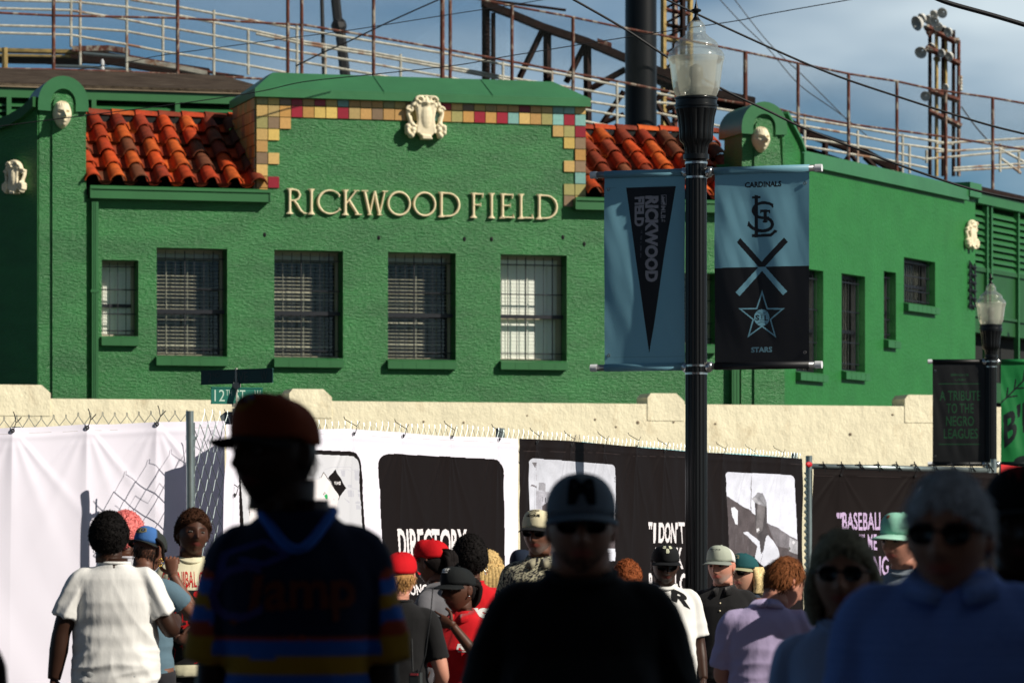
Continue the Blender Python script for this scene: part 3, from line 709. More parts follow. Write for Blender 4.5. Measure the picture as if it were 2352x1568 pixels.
# ---------------------------------------------------------------- steelwork, ramps and cables above the building
def YR(u): return 71+ (u/2352)*8
def poly3(pts,Yf,dy=0): return [P(u,v,Yf(u)+dy) for u,v in pts]
def interp(pts,u):
    for (a,b) in zip(pts[:-1],pts[1:]):
        if a[0]<=u<=b[0]: return a[1]+(b[1]-a[1])*(u-a[0])/(b[0]-a[0])
    return pts[0][1] if u<pts[0][0] else pts[-1][1]
TOPR=[(1090,-4),(1180,15),(1300,37),(1430,64),(1650,107),(1765,131),(1835,146),(1950,170),(2060,187),(2140,205),(2280,225),(2400,246)]
MIDR=[(-40,28),(0,30),(120,36),(410,42),(588,52),(700,58),(860,85),(1030,115),(1176,142),(1313,168),(1433,190),(1548,213),(1790,251),(1830,262),(1950,285),(2060,300),(2189,317),(2280,332),(2400,352)]
LOWR=[(-40,156),(0,158),(120,160),(290,165),(410,172),(590,181),(700,190)]
cf=empty('chain_link_fence',P(1176,200,75),0,'tall rusty chain-link fence with round rusty posts running above the roofs against the sky','fence')
loc=Vector(cf.location)
def rel(pts,L0=loc): return [p-L0 for p in pts]
for nm,pts in(('top_rail',TOPR),('middle_rail',MIDR),('bottom_rail',LOWR)):
    b=MB(); b.tube(rel(poly3(pts,YR)),.024,6); b.build(nm,M['rust'],cf)
for u,v0,v1 in [(123,-20,200),(408,-20,205),(661,-20,210),(693,-20,215),(858,-20,215),(1016,-20,230),(1034,-20,240),(1176,10,260),(1316,40,250),(1712,118,330),(1833,146,380),(1949,170,400),(2060,187,440),(2152,206,440),(2172,210,450),(2205,215,450),(2280,225,470),(2395,246,470)]:
    if u in(2152,2205): continue
    b=MB(); r=.034 if u not in(1016,1712) else .045
    b.tube([P(u,v0,YR(u))-loc,P(u,v1,YR(u))-loc],r,8); 
    b.tube([P(u,interp(MIDR,u)-3,YR(u))-loc,P(u,interp(MIDR,u)+3,YR(u))-loc],r*1.25,8)
    b.build('post',M['rust'],cf)
b=MB()
def mesh_between(b,u0,u1,ftop,fbot,step,Yf,r=.0010):
    H=40
    x=u0-300
    while x<u1+300:
        for s in(1,-1):
            # diagonal clipped to the strip
            seg=[]
            N=14
            for k in range(N+1):
                yy=k/N; uu=x+s*yy*260
                if uu<u0 or uu>u1: 
                    if len(seg)>1: break
                    seg=[]; continue
                vv=ftop(uu)*(1-yy)+fbot(uu)*yy; seg.append((uu,vv))
            if len(seg)>1: b.tube(rel(poly3([seg[0],seg[-1]],Yf)),r,3,cap=False)
        x+=step
mesh_between(b,-20,1176,lambda u:-12 if u<1090 else interp(TOPR,u),lambda u:max(interp(MIDR,u)+2,min(190,230)) ,6.2,YR)
mesh_between(b,1176,2390,lambda u:interp(TOPR,u),lambda u:interp(MIDR,u),6.2,YR)
b.build('mesh',mat('dull_mesh_wire',(.05,.06,.06),.8,spec=.1),cf)
# galvanised ramp railings
RL=[[(-20,0),(0,1),(175,5),(290,17),(425,39),(490,52),(588,72)],[(300,0),(412,17),(488,31),(588,49),(630,57),(695,69),(863,97),(1013,122),(1176,152),(1313,175),(1433,200),(1548,222)],
[(-20,20),(0,20),(160,24),(265,41),(375,62),(490,82),(588,100),(688,120),(860,148),(1013,175),(1080,188)],[(-20,58),(0,59),(175,64),(287,72),(375,88),(490,109),(588,125),(688,142),(863,172),(960,190)],
[(-20,75),(0,76),(162,81),(287,102),(375,119),(490,137),(588,154),(660,168)],[(588,72),(693,95),(860,122),(1013,150),(1176,180),(1326,204),(1433,224)],[(588,78),(693,101),(860,128),(1013,156),(1176,186)],
[(1300,223),(1348,233),(1433,246),(1500,258),(1700,300)],[(1300,243),(1348,253),(1433,268),(1500,281)],[(1300,270),(1348,280),(1433,296),(1500,308)],[(1500,235),(1600,243),(1700,258)],
[(1780,262),(1791,264),(1949,290),(2061,310),(2189,332)],[(1780,278),(1791,280),(1949,307),(2061,330),(2189,347)],[(1820,313),(1836,316),(1949,332),(2061,352),(2130,366)],[(1820,331),(1836,334),(2061,372),(2130,386)],[(1820,354),(1836,357),(1949,375),(2061,396)],
[(2150,330),(2352,318)],[(2150,349),(2352,338)],[(2120,366),(2352,346)],[(2190,386),(2352,376)],[(2190,392),(2352,384)]]
rr=empty('ramp_railing',P(1176,150,80),0,'weathered galvanised pipe railings of the ramp behind the rusty chain-link fence','railing'); L2=Vector(rr.location)
for i,pts in enumerate(RL):
    b=MB(); b.tube([p-L2 for p in poly3(pts,YR,4)],.027,6); b.build('rail',M['galv'],rr)
for u,v0,v1 in [(163,0,108),(184,-5,150),(291,-8,166),(374,38,140),(491,24,190),(570,70,172),(682,58,172),(747,105,172),(920,125,178),(1033,120,181),(1155,143,185),(1268,162,190),(1417,190,306),(1790,262,300),(1848,262,372),(1970,300,392),(2073,308,398),(2089,335,398),(2128,345,375),(2297,330,395),(2340,350,398)]:
    b=MB(); b.tube([P(u,v0,YR(u)+4)-L2,P(u,v1,YR(u)+4)-L2],.030,7); b.build('post',M['galv'],rr)
b=MB(); b.tube([P(u,v,YR(u)+4)-L2 for u,v in((2292,340),(2352,372))],.03,6); b.tube([P(u,v,YR(u)+4)-L2 for u,v in((2300,365),(2345,398))],.03,6); b.build('brace',M['galv'],rr)
# weathered walkway at the left
wk=empty('ramp_walkway',P(200,140,78),0,'weathered timber and rusty steel walkway of the ramp above the dark roof at the left','walkway'); L3=Vector(wk.location)
def bar(parent,L0,nm,pts,w0,m,Y,depth=.3):
    """beam whose front outline follows pts (u,v) with half height w0 px"""
    b=MB(); top=[(u,v-w0) for u,v in pts]; bot=[(u,v+w0) for u,v in pts]
    vs=[]; n=len(pts)
    for lst in(top,bot):
        for u,v in lst: vs.append(P(u,v,Y)-L0)
    for lst in(top,bot):
        for u,v in lst: vs.append(P(u,v,Y)+Vector((0,depth,0))-L0)
    fs=[]
    for i in range(n-1): fs+=[(i,n+i,n+i+1,i+1),(2*n+i,2*n+i+1,3*n+i+1,3*n+i),(i,i+1,2*n+i+1,2*n+i),(n+i,3*n+i,3*n+i+1,n+i+1)]
    fs+=[(0,2*n,3*n,n),(n-1,2*n-1,4*n-1,3*n-1)]
    b.add(vs,fs); return b.build(nm,m,parent)
bar(wk,L3,'deck_board',[(-20,114),(178,118)],4,M['timber'],78)
bar(wk,L3,'deck_board',[(-20,126),(160,129)],2.5,M['timber'],78)
bar(wk,L3,'beam',[(-20,134),(100,136),(185,144)],8,M['rustdk'],78.2)
bar(wk,L3,'beam',[(165,112),(250,110),(295,117)],6,M['rust'],77.8)
bar(wk,L3,'ledge',[(190,121),(288,129)],2,M['galvn'],77.6)
bar(wk,L3,'beam',[(150,128),(240,132),(292,140),(400,158),(480,170)],13,M['rustdk'],78.4)
bar(wk,L3,'deck_board',[(290,127),(400,147),(500,168),(560,176)],2,M['rust'],77.9)
bar(wk,L3,'beam',[(292,135),(400,152),(475,168)],5,M['galv'],77.8)
bar(wk,L3,'panel',[(120,150),(200,152),(300,160)],2,M['galvn'],77.3)
b=MB(); b.tube([P(11,110,77.6)-L3,P(11,168,77.6)-L3],.06,8); b.build('post',M['timber'],wk)
vp=empty('roof_vent_pipe',P(235,180,72),0,'short white vent pipe standing on the dark roof at the left','pipe')
b=MB(); b.lathe([(-.08,.07),(.02,.05),(.05,.025),(.12,.03),(.18,.045),(.22,.03),(.26,.04),(.32,.035),(.36,.01)],10,cap=True); b.build('pipe_body',mat('white_enamel',(.65,.67,.68),.5),vp)
# steel truss
tr=empty('steel_truss',P(1300,100,84),0,'dark rusty steel truss sloping down behind the fence beside the black pole','truss'); L4=Vector(tr.location)
bar(tr,L4,'top_chord',[(1105,4),(1176,31),(1250,62),(1350,95),(1433,130),(1560,180),(1640,212),(1735,232)],8.5,M['rustdk'],84,.4)
bar(tr,L4,'bottom_chord',[(1500,175),(1590,220),(1780,262),(1870,310),(1990,350),(2070,395)],9,M['rustdk'],84.5,.4)
bar(tr,L4,'bottom_chord',[(1840,340),(1960,380),(2060,405)],7,M['rustdk'],85,.4)
bar(tr,L4,'gusset',[(1112,10),(1112,34)],5,M['rustdk'],83.8,.3)
bar(tr,L4,'gusset',[(1372,93),(1405,104)],5,M['rust'],83.5,.2)
for a in [((1116,0),(1116,185),.09),((1133,30),(1133,185),.05),((1257,68),(1257,190),.09),((1247,68),(1193,180),.07),((1349,105),(1350,300),.09),((1343,105),(1300,190),.07),((1436,160),(1350,208),.07),((1433,210),(1372,300),.06),((1560,185),(1470,260),.06),((1433,262),(1350,300),.05),((1300,24),(1116,0),.03),((1500,225),(1545,300),.06),((1590,210),(1530,250),.05),((1860,305),(1840,330),.05),((1895,318),(1895,370),.07),((1960,345),(1930,385),.05),((1985,360),(2020,395),.06),((1950,350),(1990,400),.05)]:
    b=MB(); b.tube([P(*a[0],84.2)-L4,P(*a[1],84.2)-L4],a[2],4); b.build('web_member',M['rustdk'],tr)
for u,w_ in((1116,14),(1760-1176+1176,0)):
    if w_:
        b=MB()
        for i in range(14):
            v=42+i*10; b.tube([P(u,v,84.1)-L4,P(u+17,v+5,84.1)-L4,P(u,v+10,84.1)-L4],.015,4)
        b.build('lacing',M['rustdk'],tr)
# lattice tower behind the lamp
def lattice(name,label,us,v0,v1,Y,rungs,m,cat='tower'):
    t=empty(name,P(sum(us)/len(us),v1,Y),0,label,cat); L0=Vector(t.location)
    for i,u in enumerate(us):
        b=MB(); b.tube([P(u,v0,Y+(i%2)*1.0)-L0,P(u,v1,Y+(i%2)*1.0)-L0],.07,4); b.build('leg',M[m[i%len(m)]],t)
    k=0
    v=v0+8
    while v<v1-10:
        b=MB(); b.tube([P(us[0],v,Y)-L0,P(us[-1],v+rungs*.35,Y+.3)-L0],.05,4); b.build('girt',M[m[k%len(m)]],t)
        b=MB(); b.tube([P(us[0],v+rungs,Y+.1)-L0,P(us[-1],v+2,Y+.4)-L0],.03,4); b.build('brace',M['rustdk'],t); v+=rungs; k+=1
    return t
lattice('lattice_tower','rusty lattice steel tower standing behind the larger street lamp beside the black pole',[1524,1550,1568,1585],-20,310,88,34,['timber','rust','rustdk'])
bp=empty('light_pole',P(1472,330,77),0,'thick smooth black steel pole rising behind the right tiled roof','pole')
b=MB(); b.lathe([(-8.5,.325),(0,.32),(4,.315)],40); b.build('shaft',mat('black_pole_paint',(.0035,.0045,.006),.4,spec=.3),bp,smooth=True)
# crane boom
cb=empty('crane_boom',P(800,185,95),0,'thin black crane boom with a knuckle rising behind the fence near the centre','crane'); L0=Vector(cb.location)
b=MB(); b.tube([P(769,-20,95)-L0,P(776,50,95)-L0],.12,6); b.tube([P(781,66,95)-L0,P(794,185,95)-L0],.13,6); b.build('boom',M['blackmatte'],cb)
b=MB(); b.tube([P(774,46,95)-L0,P(777,54,95)-L0,P(780,66,95)-L0,P(783,74,95)-L0],[.12,.19,.19,.13],8); b.sphere(P(787,47,94.7)-L0,.04); b.build('knuckle',M['blackmatte'],cb)
b=MB(); b.tube([P(739,-10,95)-L0,P(744,172,95)-L0],.05,4); b.build('hoist_rope',M['blackmatte'],cb)
# floodlight tower
ft=empty('floodlight_tower',P(2150,400,100),0,'rusty floodlight tower with rows of round floodlights at the upper right','tower'); L0=Vector(ft.location)
for u,v0,m in((2136,55,'rustdk'),(2151,60,'timber'),(2166,60,'rustdk'),(2190,70,'rustdk'),(2202,93,'rust'),(2172,90,'timber')):
    b=MB(); b.tube([P(u,v0,100)-L0,P(u,405,100)-L0],.05,4); b.build('leg',M[m],ft)
for (a,c) in (((2128,62),(2195,97)),((2130,108),(2205,148)),((2134,208),(2204,232)),((2134,255),(2208,291)),((2190,94),(2203,94)),((2125,112),(2185,130)),((2130,80),(2150,66))):
    b=MB(); b.tube([P(*a,99.9)-L0,P(*c,99.9)-L0],.08,4); b.build('crossarm',M['rust'],ft)
M['floodshell']=mat('floodlight_shell',(.62,.62,.58),.5,var=(5,.3))
fs_=[(2117,50,1.2),(2124,38,.8),(2137,40,.9),(2168,28,.85),(2152,30,.8),(2135,62,.7),(2150,48,.8),(2158,58,.8),(2172,64,.8),(2184,72,.8),(2119,116,1.0),(2142,104,.7),(2168,120,.7),(2186,126,.8),(2154,132,.6),(2128,219,.8),(2176,197,.6)]
for i,(u,v,k) in enumerate(fs_):
    f=MB(); f.lathe([(0,.03),(.02,.16),(.10,.26),(.30,.34),(.32,.35),(.32,.33),(.28,.31)],14,cap=False)
    o=f.build('floodlight',M['floodshell'],ft,smooth=True)
    o.location=P(u,v,99.4+(i%3)*.3)-L0; o.scale=(k*.48,k*.48,k*.48); o.rotation_euler=(R(110+10*(i%3)),R(20 if i%2 else -5),R(-60+i*13%50))
for i in range(5):
    b=MB(); b.sphere(P(2207,178+i*7,100)-L0,.05,8,6); b.build('insulator',M['galv'],ft)
# cables
def cable(pts,Y,r,label,m='blackmatte',sag=None):
    b=MB(); p3=[P(u,v,Y if not callable(Y) else Y(u)) for u,v in pts]; c=p3[0]
    # smooth through points
    out=[]
    for i in range(len(p3)-1):
        p0=p3[max(i-1,0)];p1=p3[i];p2=p3[i+1];p4=p3[min(i+2,len(p3)-1)]
        for k in range(8):
            t=k/8; out.append(.5*((2*p1)+(p2-p0)*t+(2*p0-5*p1+4*p2-p4)*t*t+(3*p1-p0-3*p2+p4)*t**3))
    out.append(p3[-1]); b.tube([q-c for q in out],r,5)
    o=b.build('overhead_cable',M[m]); o.location=c; return setp(o,label,'cable','overhead cables crossing the sky')
cable([(1300,-10),(1433,66),(1535,133),(1655,203),(1764,255),(1852,297),(1989,350),(2101,392),(2240,437),(2380,466)],34,.011,'black cable passing just behind the big lamp globe down to the right wing')
cable([(1515,-8),(1620,42),(1764,108),(1867,153),(1950,185),(2061,222),(2173,258),(2280,290),(2380,314)],34,.010,'black cable sloping from above the lamp finial past the floodlight tower')
cable([(2130,-12),(2180,8),(2280,36),(2380,66)],30,.020,'thick bundled black cable across the top right corner')
cable([(-20,293),(0,290),(120,275),(400,240),(588,212),(700,188),(860,171),(1050,150),(1176,128),(1433,87),(1560,68),(1700,47),(1764,33),(1980,-5)],45,.006,'thin cable rising to the right across the green coping and the dark pole')
cable([(180,160),(295,143),(375,127),(575,100),(663,88),(803,70),(1013,37),(1176,12),(1290,-8)],52,.006,'thin cable crossing the railings at the upper left')
cable([(680,152),(740,122),(800,96),(900,48),(1030,-10)],60,.012,'dark stay cable slanting steeply beside the crane boom')
cable([(1645,-10),(1700,50),(1764,112),(1836,195),(1930,262),(2000,320)],90,.012,'faint guy wire sloping right of the lamp finial')
cable([(1680,-10),(1764,97),(1850,180),(1960,290)],92,.012,'fainter second guy wire right of the lamp finial')
cable([(2208,245),(2240,290),(2280,335)],100,.02,'guy wire of the floodlight tower at its lower right')
# ---------------------------------------------------------------- street lamps
gm=bpy.data.materials.new('prismatic_glass'); gm.use_nodes=True; t=gm.node_tree; t.nodes.clear(); lk=t.links.new
def N_(ty): return t.nodes.new(ty)
out_=N_('ShaderNodeOutputMaterial'); a1=N_('ShaderNodeBsdfTransparent'); a1.inputs[0].default_value=(.95,.97,.95,1); a2=N_('ShaderNodeBsdfGlossy'); a2.inputs[1 if False else 'Roughness'].default_value=.12
a3=N_('ShaderNodeBsdfTranslucent'); a3.inputs[0].default_value=(.80,.80,.66,1); lw=N_('ShaderNodeLayerWeight'); lw.inputs[0].default_value=.22
m1=N_('ShaderNodeMixShader'); m2=N_('ShaderNodeMixShader'); at=N_('ShaderNodeAttribute'); at.attribute_name='Col'
a4=N_('ShaderNodeBsdfDiffuse'); a4.inputs[0].default_value=(.72,.72,.62,1); m3=N_('ShaderNodeMixShader'); m3.inputs[0].default_value=.5
lk(a3.outputs[0],m3.inputs[1]); lk(a4.outputs[0],m3.inputs[2])
lk(at.outputs['Fac'],m1.inputs[0]); lk(a1.outputs[0],m1.inputs[1]); lk(m3.outputs[0],m1.inputs[2])
lm=N_('ShaderNodeMath'); lm.operation='MULTIPLY'; lm.inputs[1].default_value=.45; lk(lw.outputs['Fresnel'],lm.inputs[0]); lk(lm.outputs[0],m2.inputs[0]); lk(m1.outputs[0],m2.inputs[1]); lk(a2.outputs[0],m2.inputs[2]); lk(m2.outputs[0],out_.inputs[0])
M['globe']=gm
LY=31.0
def street_lamp(u,Y,label,V,LY=LY):
    """V maps big-lamp picture rows to this lamp's scale"""
    ax=P(u,1200,Y); L=empty('street_lamp',(ax.x,ax.y,0),0,label,'street lamp','acorn street lamps')
    s=F/LY
    def z(v): return EYE+(HZ-v)/s
    def r(p): return p/s
    def lath(nm,prof,m,n=48,fn=None,ang=40,cap=False):
        b=MB(); b.lathe([(z(v),r(p)) for v,p in prof],n,fn=fn,cap=cap); return b.build(nm,m,L,angle=ang)
    lath('finial',[(-2,.3),(8,2),(16,4),(20,5),(22.5,11),(24,12),(27,11),(29,5.5),(34,4),(39,5),(44,8),(49,11)],M['black'],24,cap=True)
    prof=[(48,11),(52,15),(57,19),(64,21.5),(72,22),(77,22),(79,24),(86,31),(93,42),(98,47),(101,49.5),(108,50),(111,50.5),(115,56),(121,61),(127,64),(131,64.5)]
    low=[(131+i*2.0, 0) for i in range(0,47)]
    def rad(v): return interp([(131,64.5),(137,63.5),(143,61.5),(150,60),(170,57.5),(190,55),(205,52.5),(214,49),(221,45.5),(226,44)],v)
    low=[(v,rad(v)+(.9 if i%2 else -.4)) for i,(v,_) in enumerate(low)]
    b=MB(); b.lathe([(z(v),r(p)) for v,p in prof+low[1:]],72,fn=lambda zz,rr,a: rr*(1+.006*cos(36*a)))
    me=b.mesh('globe',True); zc=z(131)
    a=me.color_attributes.new('Col','FLOAT_COLOR','POINT'); buf=[]
    for v in me.vertices: g=.22 if v.co.z>zc else .60; buf+= [g,g,g,1]
    a.data.foreach_set('color',buf); link('globe',me,M['globe'],L)
    b=MB(); b.lathe([(z(225),r(26)),(z(212),r(24)),(z(205),r(14)),(z(185),r(12)),(z(175),r(17)),(z(155),r(15)),(z(148),r(5))],20,cap=True); b.build('lamp_holder',mat('grey_lamp_holder',(.12,.13,.12),.5),L,smooth=True)
    flu=lambda zz,rr,a: rr*(1-.055*max(0,cos(16*a))**2)
    lath('collar',[(224,48),(226,50),(229,50),(230,47.5),(240,47.5),(241,50.5),(246,50.5),(247,48),(252,48)],M['black'],48)
    lath('fitter',[(252,47.5),(258,46),(270,43),(290,41),(305,39.5),(320,39),(325,37),(331,30),(340,27),(354,25.5)],M['black'],96,fn=flu)
    lath('fitter_ring',[(354,25.5),(355,29.5),(366,29.5),(367,25),(371,24.5)],M['black'],48)
    lath('pole',[(367,24.3),(500,24.6),(900,25.2),(1505,25.8)],M['black'],128,fn=lambda zz,rr,a: rr*(1-.07*max(0,cos(14*a+.4))**1.5))
    lath('base',[(1503,26),(1508,30),(1514,31),(1520,29),(1532,34),(1560,38),(1600,40),(1640,52),(1665,56),(1722,60),(1722.7,60)],M['black'],64,fn=lambda zz,rr,a: rr*(1-.02*max(0,cos(12*a))))
    for v in V: lath('clamp_band',[(v-2.6,24.8),(v-2.6,26),(v+2.2,26),(v+2.2,24.8)],M['silver'],40)
    return L
street_lamp(1599,LY,'large fluted black street lamp with clear acorn globe and two banners',(375,408,840,858))
l2=street_lamp(2276,50.8,'smaller more distant black acorn street lamp at the right edge',(383,406),27.0); l2.location.z=-.37
# banners on the lamps
def lamp_banner(fr,x0,x1,z0,z1,art,label,amps,seed,rod_out,hem=None):
    """fabric between two horizontal rods in the plane of frame fr"""
    cx=(x0+x1)/2; org=fr.w(cx,(z0+z1)/2)
    B_=empty('street_banner',org,fr.a,label,'banner','banners hung from the lamp posts')
    rg=random.Random(seed); w_=x1-x0; h=z1-z0
    def disp(x,z):
        tx=(x-x0)/w_; tz=(z-z0)/h
        m=min(1,min(tz,1-tz)*6+.05)
        e=noise.noise(Vector((x*5+seed,z*1.1,seed)))*.6+noise.noise(Vector((x*11+z*3,z*2.2,seed*2)))*.35+sin((x*1.6+z*.4)*9+seed)*.35
        return e*amps*m+ .010*sin(PI*tz)
    def pos(u,v):
        s,z=fr.q(u,v); return Vector((s-cx,-disp(s,z),z-(z0+z1)/2))
    ua,va=fr.inv(x0,z1); ub,_=fr.inv(x1,z1); _,vb=fr.inv(cx,z0)
    def pz(tx,tz):
        s=x0+w_*tx; z=z1-h*tz; return s,z
    class A2:
        base=None
    nx=int((ub-ua)/1.0); nz=int((vb-va)/1.0)
    xs=lin(0,1,nx); zs=lin(0,1,nz)
    class W_:
        def at(s,tx,tz):
            s_,z_=pz(tx,tz); u,v=fr.inv(s_,z_); return art.at(u,v)
    art_grid('fabric',xs,zs,W_(),lambda tx,tz:(lambda s,z:Vector((s-cx,-disp(s,z),z-(z0+z1)/2)))(*pz(tx,tz)),M['lampbanner'],B_)
    for zz in(z1,z0):
        b=MB(); b.tube([(rod_out[0]-cx,.005,zz-(z0+z1)/2),(rod_out[1]-cx,.005,zz-(z0+z1)/2)],.026,14); o=b.build('rod',mat('brushed_rod',(.35,.35,.36),.35,metal=.8),B_,smooth=True)
        xe=rod_out[0] if abs(rod_out[0])>abs(rod_out[1]) else rod_out[1]; sg=-1 if xe<0 else 1
        b=MB(); b.tube([(xe-cx-sg*.05,.005,zz-(z0+z1)/2),(xe-cx+sg*.006,.005,zz-(z0+z1)/2)],.030,16); b.build('end_cap',M.setdefault('capwhite',mat('white_end_cap',(.72,.74,.76),.4)),B_,angle=50)
        # sleeve of fabric around the rod
        c=art.at(*fr.inv(cx,zz-.0*h)) or (.1,.1,.1)
        bb=MB(); bb.tube([(x0-cx,.004,zz-(z0+z1)/2),(x1-cx,.004,zz-(z0+z1)/2)],.031,14); me=bb.mesh('hem',True); setcol(me,lambda p,c=c:c); link('hem_sleeve',me,M['lampbanner'],B_)
        xi=rod_out[1] if sg<0 else rod_out[0]
        bb=MB(); bb.tube([(xi-cx-sg*.02,.0,zz-(z0+z1)/2),(xi-cx+sg*.035,0,zz-(z0+z1)/2)],.036,12); bb.sphere((xi-cx+sg*.0,-.0,zz-(z0+z1)/2-.01),.042,12,8); bb.build('bracket',M['silver'],B_,smooth=True)
    xo=x0+.035 if abs(x0)>abs(x1) else x1-.035
    for zz in(z1-.12,z0+.10):
        b=MB(); b.lathe([(0,.006),(.004,.008),(.004,.013),(0,.015)],12); o=b.build('grommet',M['silver'],B_); o.location=(xo-cx,-disp(xo,zz)-.004,zz-(z0+z1)/2); o.rotation_euler=(R(90),0,0)
    return B_
lx=P(1599,1200,LY); fb=Frame((lx.x,LY),R(-20))
BL=(.19,.42,.53); BK=(.006,.007,.010); GY=(.30,.29,.32); 
Lb=lambda p:(2352+0,0)
def zb(px,py): # from the second close-up (2400..3320 x 640..1500 at 1677 px) to frame units
    return ((2400+px*920/1677)/1.7415,(640+py*920/1677)/1.7415)
zt_,zb0=(fb.q(1360,404)[1]+fb.q(1885,384)[1])/2,(fb.q(1360,843)[1]+fb.q(1887,839)[1])/2
A=Art(BL)
A.poly([zb(190,202),zb(553,190),zb(360,1408)],BK)
def zq(*pts): return [zb(*p) for p in pts]
# the pennant lettering reads downward: text x axis runs down the picture
A.text('RICKWOOD',zq((430,262),(424,888),(330,888),(330,262)),GY,.05)
A.text('FIELD',zq((326,266),(320,485),(252,485),(252,270)),GY,.05)
A.text('MLB',zq((480,336),(479,428),(446,428),(446,336)),GY,.02)
A.text('AT',zq((478,434),(477,454),(449,454),(449,434)),GY,.01)
A.text('EST 1910  //  JUNE 2024',zq((311,505),(303,712),(289,712),(292,505)),(.12,.12,.14),.0)
A.line(zq((483,257),(483,328),(449,325),(449,257),(483,257)),1.0,GY)
A.poly(zq((452,262),(462,262),(470,300),(480,324),(460,324),(452,300)),GY); A.ell(*zb(468,276),1.6,1.6,GY)
A.line(zq((45,205),(611,183)),.5,(.12,.27,.34)); A.line(zq((45,1438),(611,1430)),.5,(.12,.27,.34))
A.done()
lamp_banner(fb,fb.q(1389,400)[0],-.095,zb0,zt_,A,'blue lamp banner left of the post with a black pennant reading RICKWOOD FIELD',.017,4.2,(fb.q(1358,404)[0],-.08))
A=Art(BL)
A.poly(zq((800,790),(1600,770),(1600,1600),(800,1600)),BK)
A.text('CARDINALS',zq((1056,162),(1324,152),(1324,194),(1056,204)),BK,.045)
A.text('STARS',zq((1104,1364),(1255,1360),(1255,1400),(1104,1404)),(.13,.27,.34),.035)
def curve(pts,w_,c): A.line([zb(*p) for p in pts],w_,c)
# interlocking monogram
K=12.5
curve([(1140,262),(1140,560)],8.5,BK); curve([(1112,272),(1168,272)],5,BK); curve([(1112,552),(1150,552),(1250,548),(1282,520)],6.5,BK); curve([(1274,516),(1292,524)],5,BK)
curve(bezier([(1262,330),(1200,296),(1120,300),(1078,350),(1086,430),(1180,424),(1230,424)],14),6.5,BK)
curve(bezier([(1200,424),(1290,424),(1300,530),(1200,540),(1120,520),(1085,470)],14),7.5,BK); curve([(1250,322),(1264,345)],4,BK); curve([(1085,452),(1080,482)],4,BK)
curve([(1206,368),(1206,452)],8.5,BK); curve([(1172,372),(1240,372)],5.5,BK); curve([(1172,365),(1172,388)],3,BK); curve([(1240,365),(1240,388)],3,BK); curve([(1190,448),(1222,448)],4,BK)
A.poly(zq((1024,569),(1180,742),(1346,566),(1374,598),(1206,779),(1156,779),(1000,601)),BK)
A.poly(zq((1156,780),(1208,780),(1370,958),(1340,986),(1182,808),(1022,992),(994,964)),BL)
star=[]
for i in range(10):
    a=-PI/2+i*PI/5; r_=1 if i%2==0 else .40; star.append((1182+r_*178*cos(a),1140+r_*192*sin(a)))
star2=[(1182+(x-1182)*.84,1140+(y-1140)*.84+1) for x,y in star]
A.poly([zb(*p) for p in star],BL); A.poly([zb(*p) for p in star2],BK)
A.ell(*zb(1181,1149),56*.315,61*.315,BL)
A.text('S',zq((1134,1130),(1162,1130),(1162,1170),(1134,1170)),BK,.03); A.text('T',zq((1168,1128),(1194,1128),(1194,1156),(1168,1156)),BK,.02); A.text('L',zq((1200,1130),(1224,1130),(1224,1170),(1200,1170)),BK,.03); curve([(1166,1166),(1196,1166)],1.2,BK)
curve([(1148,1104),(1164,1116),(1182,1120),(1200,1116),(1216,1104)],1.0,BK); curve([(1148,1196),(1164,1184),(1182,1180),(1200,1184),(1216,1196)],1.0,BK)
A.done()
lamp_banner(fb,.158,fb.q(1859,400)[0],zb0,zt_,A,'lamp banner right of the post, blue above black, reading CARDINALS and STARS',.018,9.7,(.10,fb.q(1886,384)[0]))
l2x=P(2276,1200,50.8); f2=Frame((l2x.x,50.8),R(-2))
A=Art((.003,.004,.005)); G2=(.006,.065,.022)
for s_,x0,y0,x1,y1 in (('A TRIBUTE',2158,897,2252,920),('TO THE',2174,926,2236,949),('NEGRO',2173,955,2237,978),('LEAGUES',2168,984,2246,1007),('BIRMINGHAM',2184,858,2224,863),('ALABAMA',2191,869,2219,874)):
    A.tx(s_,x0,y0,x1,y1,G2,.012)
A.rect(2156,880,2252,882.5,G2); A.rect(2156,1019,2252,1021,G2); A.done()
z1=f2.q(2200,830)[1]; z0=f2.q(2200,1065)[1]
lamp_banner(f2,f2.q(2142,900)[0],f2.q(2266,900)[0],z0,z1,A,'black banner left of the smaller lamp reading A TRIBUTE TO THE NEGRO LEAGUES in green',.01,2.5,(f2.q(2132,900)[0],-.08))
A=Art((.009,.22,.05)); BB=(.004,.012,.012)
A.text("B'H",[(2304,950),(2385,900),(2385,965),(2306,1030)],BB,.03)
A.line([(2299,925),(2320,905),(2340,885),(2360,865),(2385,850)],3.5,BB)
for x,y in((2312,912),(2330,893),(2350,873)): A.line([(x,y),(x+3,y-22)],3.5,BB); A.line([(x,y),(x+24,y-3)],3.5,BB)
A.ell(2352,1062,24,16,BB); A.done()
lamp_banner(f2,f2.q(2299,900)[0],f2.q(2390,900)[0],z0,z1,A,"bright green banner right of the smaller lamp with black B'H lettering and a laurel",.02,7.5,(.08,f2.q(2398,900)[0]))
